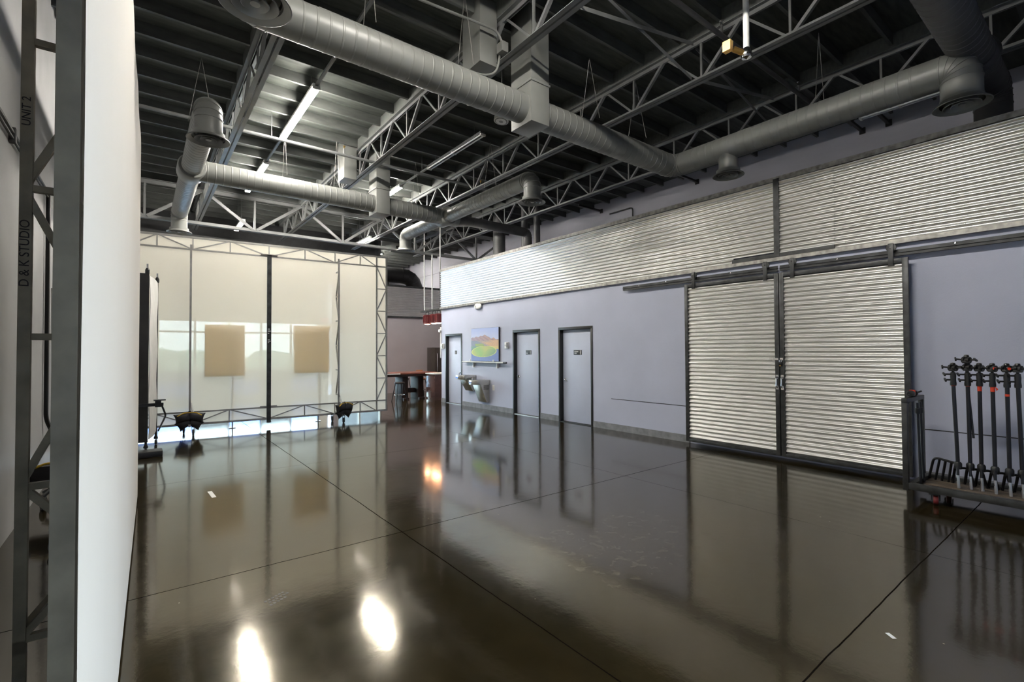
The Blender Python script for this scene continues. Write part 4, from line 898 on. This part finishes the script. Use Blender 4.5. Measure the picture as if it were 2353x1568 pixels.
def head(parent, c, red=False):
    x, y, z = c; ax = (0.35, 0.93, 0.05)
    h = MB().lathe([(0.020, -0.034), (0.034, -0.032), (0.036, -0.012), (0.022, -0.010), (0.022, 0.010), (0.036, 0.012), (0.034, 0.032), (0.020, 0.034)], (x, y, z+0.004), ax, 18).build('grip_head', BLACK, parent)
    MB().box((x-0.034, y-0.030, z-0.030), (x+0.02, y+0.030, z-0.004)).build('jaw', BLACK, h, bev=0.005)
    MB().lathe([(0.018, 0), (0.024, 0.012), (0.018, 0.028), (0, 0.032)], (x, y, z+0.030), (0, 0, 1), 12).build('cap', BLACK, h)
    b = MB(); knob(b, (x-0.01, y+0.03, z+0.008), (-0.25, 1, 0.12), 0.055); b.build('knob', BLACK, h)
    b = MB(); knob(b, (x-0.01, y-0.03, z+0.006), (-0.3, -1, 0.05), 0.045); b.build('knob', BLACK, h)
    if red: MB().lathe([(0.014, 0), (0.014, 0.006)], (x-0.040, y-0.022, z+0.006), (-1, -0.4, 0), 10).build('red_cap', REDP, h)
t = thing('clamp_head', 'loose black grip head resting on the cart crossbar', 'clamp', (6.95, 1.555, 1.105)); 
MB().lathe([(0.03, -0.05), (0.036, -0.03), (0.036, 0.03), (0.03, 0.05)], (6.86, 1.555, 1.142), (1, 0, 0), 14).build('head', BLACK, t); MB().lathe([(0.03, -0.04), (0.035, -0.03), (0.035, 0.03), (0.03, 0.04)], (7.0, 1.555, 1.141), (1, 0.2, 0), 14).build('head', BLACK, t)
b = MB(); knob(b, (7.03, 1.555, 1.142), (1, -0.3, 0.1), 0.07); b.build('knob', BLACK, t); b = MB(); knob(b, (6.80, 1.555, 1.142), (-1, -0.4, 0.1), 0.05); b.build('knob', BLACK, t); MB().box((6.915, 1.53, 1.12), (6.945, 1.58, 1.18)).build('red_band', REDP, t)
SL = ['leftmost black light stand on the cart, tall column with red tape at the collar', 'black light stand second from the cart end, its head raised highest', 'black light stand with a white ring and wide red band on the cart', 'black light stand with a ragged red tape flag near its collar', 'black light stand with narrow red band low on its column', 'black light stand last at the picture edge with red tape under its collar']
SY = [1.185, 1.092, 1.008, 0.904, 0.80, 0.712]; TIL = [0.022, 0.006, 0.0, 0.004, 0.003, 0.015]; TAPEZ = [1.245, 1.245, 1.20, 1.20, 1.16, 1.26]; SX = [6.93, 6.96, 6.97, 6.95, 6.95, 6.96]
for i in range(6):
    x, y = SX[i], SY[i]; ty = y+TIL[i]; zt = 1.42
    t = thing('c_stand', SL[i], 'light stand', (x, y, 0.16), group='light stands on the cart')
    MB().tube((x, y, 0.40), (x, ty, 1.26), 0.0175, 12).build('column', BLKMT, t)
    MB().lathe([(0.026, 0), (0.028, 0.02), (0.024, 0.06), (0.026, 0.10), (0.022, 0.14), (0.012, 0.145), (0.012, 0.17)], (x, ty, 1.25), (0, 0, 1), 14).build('collar', BLACK, t)
    b = MB(); knob(b, (x, ty, 1.37), (-0.5, 1 if i != 3 else 0.9, 0), 0.075); b.build('knob', BLACK, t); b = MB(); knob(b, (x, ty, 1.31), (-0.4, 1, 0), 0.065); b.build('knob', BLACK, t)
    head(t, (x, ty, 1.435 if i != 1 else 1.44), red=i in (3, 4))
    if i == 1: head(t, (x, ty+0.005, 1.52))
    if i == 2: MB().tube((x, y+0.10, 1.42), (x, y+0.055, 0.70), 0.010, 10).build('grip_arm', BLKMT, t)
    rt_ = MB().lathe([(0.0188, 0), (0.0188, 0.022 if i not in (2, 3) else 0.06)], (x, ty, TAPEZ[i]), (0, 0, 1), 12)
    if i == 3: rt_.poly([(x-0.02, ty-0.03, TAPEZ[i]+0.01), (x-0.02, ty-0.045, TAPEZ[i]+0.03), (x-0.02, ty-0.02, TAPEZ[i]+0.055)], (0.004, 0.0, 0))
    rt_.build('red_tape', REDP, t)
    if i == 2: MB().lathe([(0.0192, 0), (0.0192, 0.02)], (x, ty, 1.285), (0, 0, 1), 12).build('white_ring', WHITEP, t)
    MB().lathe([(0.03, 0), (0.034, 0.02), (0.034, 0.06), (0.025, 0.075)], (x, y, 0.36), (0, 0, 1), 14).build('leg_hub', BLACK, t)
    # turtle-base legs folded in plane; one chrome leg down to the deck, two bent back
    MB().path(rounded([(x-0.02, y, 0.40), (x-0.035, y-0.004, 0.33), (x-0.035, y-0.004, 0.24)], 0.05), 0.0125, 10).build('leg', BLKMT, t)
    MB().tube((x-0.035, y-0.004, 0.30), (x-0.035, y-0.010, 0.163), 0.0136, 10).build('leg_tip', LEGTIP, t)
    MB().path(rounded([(x, y, 0.39), (x+0.12, y+0.04, 0.385), (x+0.20, y+0.08, 0.163)], 0.08), 0.0125, 10).build('leg', BLKMT, t)
    MB().path(rounded([(x, y, 0.37), (x+0.10, y-0.07, 0.365), (x+0.17, y-0.10, 0.163)], 0.08), 0.0125, 10).build('leg', BLKMT, t)
t = thing('folded_base', 'folded black stand base with bowed tubes leaning at the cart end', 'stand base', (6.98, 1.35, 0.16))
MB().path(rounded([(7.17, 1.475, 0.178), (7.03, 1.40, 0.435), (6.96, 1.20, 0.41)], 0.06), 0.013, 10).build('bow', BLKMT, t)
for k in range(1, 4): MB().tube((7.025-0.016*k, 1.40-0.052*k, 0.430-0.006*k), (7.17-0.012*k, 1.475-0.058*k, 0.163), 0.012, 8).build('rib', BLKMT, t)

# ================================================================= BAR CORNER
t = thing('bar_table', 'tall reddish wooden trestle table with slab legs beyond the screen', 'table', (7.3, 15.6, 0))
MB().box((6.30, 15.0, 0.865), (8.25, 16.1, 0.915)).build('tabletop', WOODR, t, bev=0.006); [MB().box((6.30, ya, 0.79), (8.20, ya+0.03, 0.865)).build('apron', WOODD, t) for ya in (15.03, 16.04)]
MB().box((6.28, 14.985, 0.872), (6.86, 14.999, 0.908)).build('edge_strip', WHITEM, t)
for x in (7.16, 7.74): MB().box((x-0.10, 15.25, 0.0), (x+0.10, 15.85, 0.79)).build('leg', WOODD, t, bev=0.004)
MB().box((7.26, 15.50, 0.20), (7.64, 15.60, 0.36)).build('stretcher', WOODD, t); MB().box((7.06, 15.15, 0.0), (7.26, 15.25, 0.05)).box((7.64, 15.15, 0.0), (7.84, 15.25, 0.05)).build('foot', WOODD, t)
def stool(x, y, lab, seat, back=False):
    t = thing('bar_stool', lab, 'stool', (x, y, 0), group='stools around the bar table')
    MB().lathe([(0.0, 0.58), (0.15, 0.58), (0.17, 0.60), (0.17, 0.625), (0.15, 0.64), (0, 0.645)], (x, y, 0), (0, 0, 1), 20).build('seat', seat, t)
    for sx in (-1, 1):
        for sy in (-1, 1): MB().tube((x+sx*0.19, y+sy*0.19, 0), (x+sx*0.10, y+sy*0.10, 0.59), 0.014, 8).build('leg', BLKMT, t)
    MB().path([(x+0.165*math.cos(a*PI/8), y+0.165*math.sin(a*PI/8), 0.22) for a in range(17)], 0.010, 8).build('foot_ring', CHROME, t)
    if back: MB().path(rounded([(x-0.13, y+0.12, 0.62), (x-0.14, y+0.17, 0.92), (x+0.14, y+0.17, 0.92), (x+0.13, y+0.12, 0.62)], 0.05), 0.012, 8).box((x-0.13, y+0.155, 0.86), (x+0.13, y+0.18, 0.94)).build('backrest', SEATC, t)
stool(6.72, 14.75, 'black topped bar stool half hidden by the screen edge', SEATB)
stool(7.85, 16.75, 'black topped bar stool between the slab legs of the table', SEATB)
stool(8.30, 16.30, 'tan seated bar stool with low backrest at the table end', SEATC, True)
t = thing('kitchen_counter', 'dark brown counter end with pale top behind the office wall corner', 'counter', (8.5, 14.7, 0)); MB().box((7.80, 14.36, 0.0), (9.6, 14.96, 0.86)).build('cabinet', COUNTER, t); MB().box((7.77, 14.33, 0.86), (9.63, 14.98, 0.90)).build('worktop', WHITEM, t, bev=0.004)
t = thing('refrigerator', 'dark refrigerator against the mauve wall beyond the counter', 'refrigerator', (9.9, 17.6, 0)); MB().box((9.40, 17.35, 0.02), (10.3, 17.95, 1.79)).build('body', FRIDGE, t, bev=0.01); MB().box((9.405, 17.31, 0.65), (10.295, 17.348, 1.785)).build('door', FRIDGE, t, bev=0.008); MB().box((9.405, 17.31, 0.05), (10.295, 17.348, 0.63)).build('drawer', FRIDGE, t, bev=0.008)
MB().path(rounded([(9.50, 17.31, 1.58), (9.50, 17.26, 1.54), (9.50, 17.26, 0.82), (9.50, 17.31, 0.78)], 0.04), 0.016, 8).build('handle', CHROME, t)
# pendant bar
t = thing('pendant_rail', 'dark rail on three pale poles hanging above the bar table', 'rail', (8.0, 14.9, 3.03))
MB().box((7.95, 14.0, 3.03), (8.05, 15.68, 3.09)).build('rail', BLKST, t)
for y, zt_ in ((15.48, ROOF), (14.90, 5.0), (14.33, ROOF)): MB().tube((8.0, y, 3.09), (8.0, y, zt_), 0.019, 10).build('pole', WHITEM, t)
for y, lab in ((15.25, 'oxblood barrel lamp at the far end of the hanging rail'), (14.76, 'oxblood barrel lamp in the middle of the hanging rail'), (14.44, 'oxblood barrel lamp half hidden by the office wall corner')):
    t = thing('barrel_lamp', lab, 'lamp', (8.0, y, 2.58), group='oxblood barrel lamps')
    z = 2.60
    MB().lathe([(0.0, 0.05), (0.115, 0.05), (0.118, 0), (0.145, 0.0), (0.145, 0.05), (0.137, 0.06), (0.137, 0.25), (0.145, 0.26), (0.145, 0.295), (0.12, 0.315), (0, 0.32)], (8.0, y, z), (0, 0, 1), 22, cap=False).build('housing', LAMPR, t)
    b = MB()
    for k in range(8): a = k*PI/4; b.bar((8.0+0.146*math.cos(a), y+0.146*math.sin(a), z+0.04), (8.0+0.146*math.cos(a), y+0.146*math.sin(a), z+0.28), 0.022, 0.016)
    b.build('ribs', LAMPR, t)
    MB().path(rounded([(8.0, y-0.11, z+0.30), (8.0, y-0.11, 3.02), (8.0, y+0.11, 3.02), (8.0, y+0.11, z+0.30)], 0.10), 0.010, 8).build('yoke', BLACK, t)
    MB().lathe([(0.0, -0.02), (0.06, -0.018), (0.10, 0.0), (0.10, 0.04)], (8.0, y, z), (0, 0, 1), 18).build('lamp_face', WARM, t)
t = thing('exit_sign', 'small red lit exit sign glimpsed through the far screen', 'exit sign', (5.42, YW-0.03, 2.6)); MB().box((5.30, YW-0.05, 2.74), (5.56, YW, 2.90)).build('case', WHITEP, t)
text_mesh('lettering', 'EXIT', 0.13, EXITR, t, Matrix.Translation((5.315-5.42, -0.022, 0.22)) @ Matrix.Rotation(PI/2, 4, 'X'))

# ================================================================= FLOOR SCRAPS
for c, a, L_, W_, lab in (((0.665, 6.57), 1.62, 0.155, 0.022, 'white tape scrap on the floor before the far screen'), ((3.423, 0.890), 0.9, 0.028, 0.012, 'tiny white tape scrap on the floor near the bottom of the view')):
    ca, sa = math.cos(a), math.sin(a); q = [(c[0]+u*ca-v*sa, c[1]+u*sa+v*ca, 0.0006) for u, v in ((-L_, -W_), (L_, -W_), (L_, W_), (-L_, W_))]
    o = MB().poly(q, (0, 0, 0.0008)).build('tape_scrap', TAPE); tag(o, lab, 'tape', 'tape scraps')
b = MB()
for r_ in range(3):
    for k in range(6 - (r_ == 2)):
        u, v = k*0.027+(r_ % 2)*0.0135, r_*0.036; cx_, cy_ = 0.665+u*0.87+v*0.3, 3.54+u*0.45-v*0.94
        b.poly([(cx_+0.011*math.cos(a_*PI/3), cy_+0.013*math.sin(a_*PI/3), 0.0005) for a_ in range(6)], (0, 0, 0.0005))
tag(b.build('tread_mark', mat('chalky tread print', (0.10, 0.095, 0.085), 0.6, var=0.2, scale=40)), 'faint chalky tread print on the dark floor near the bright lamp reflection', 'mark')
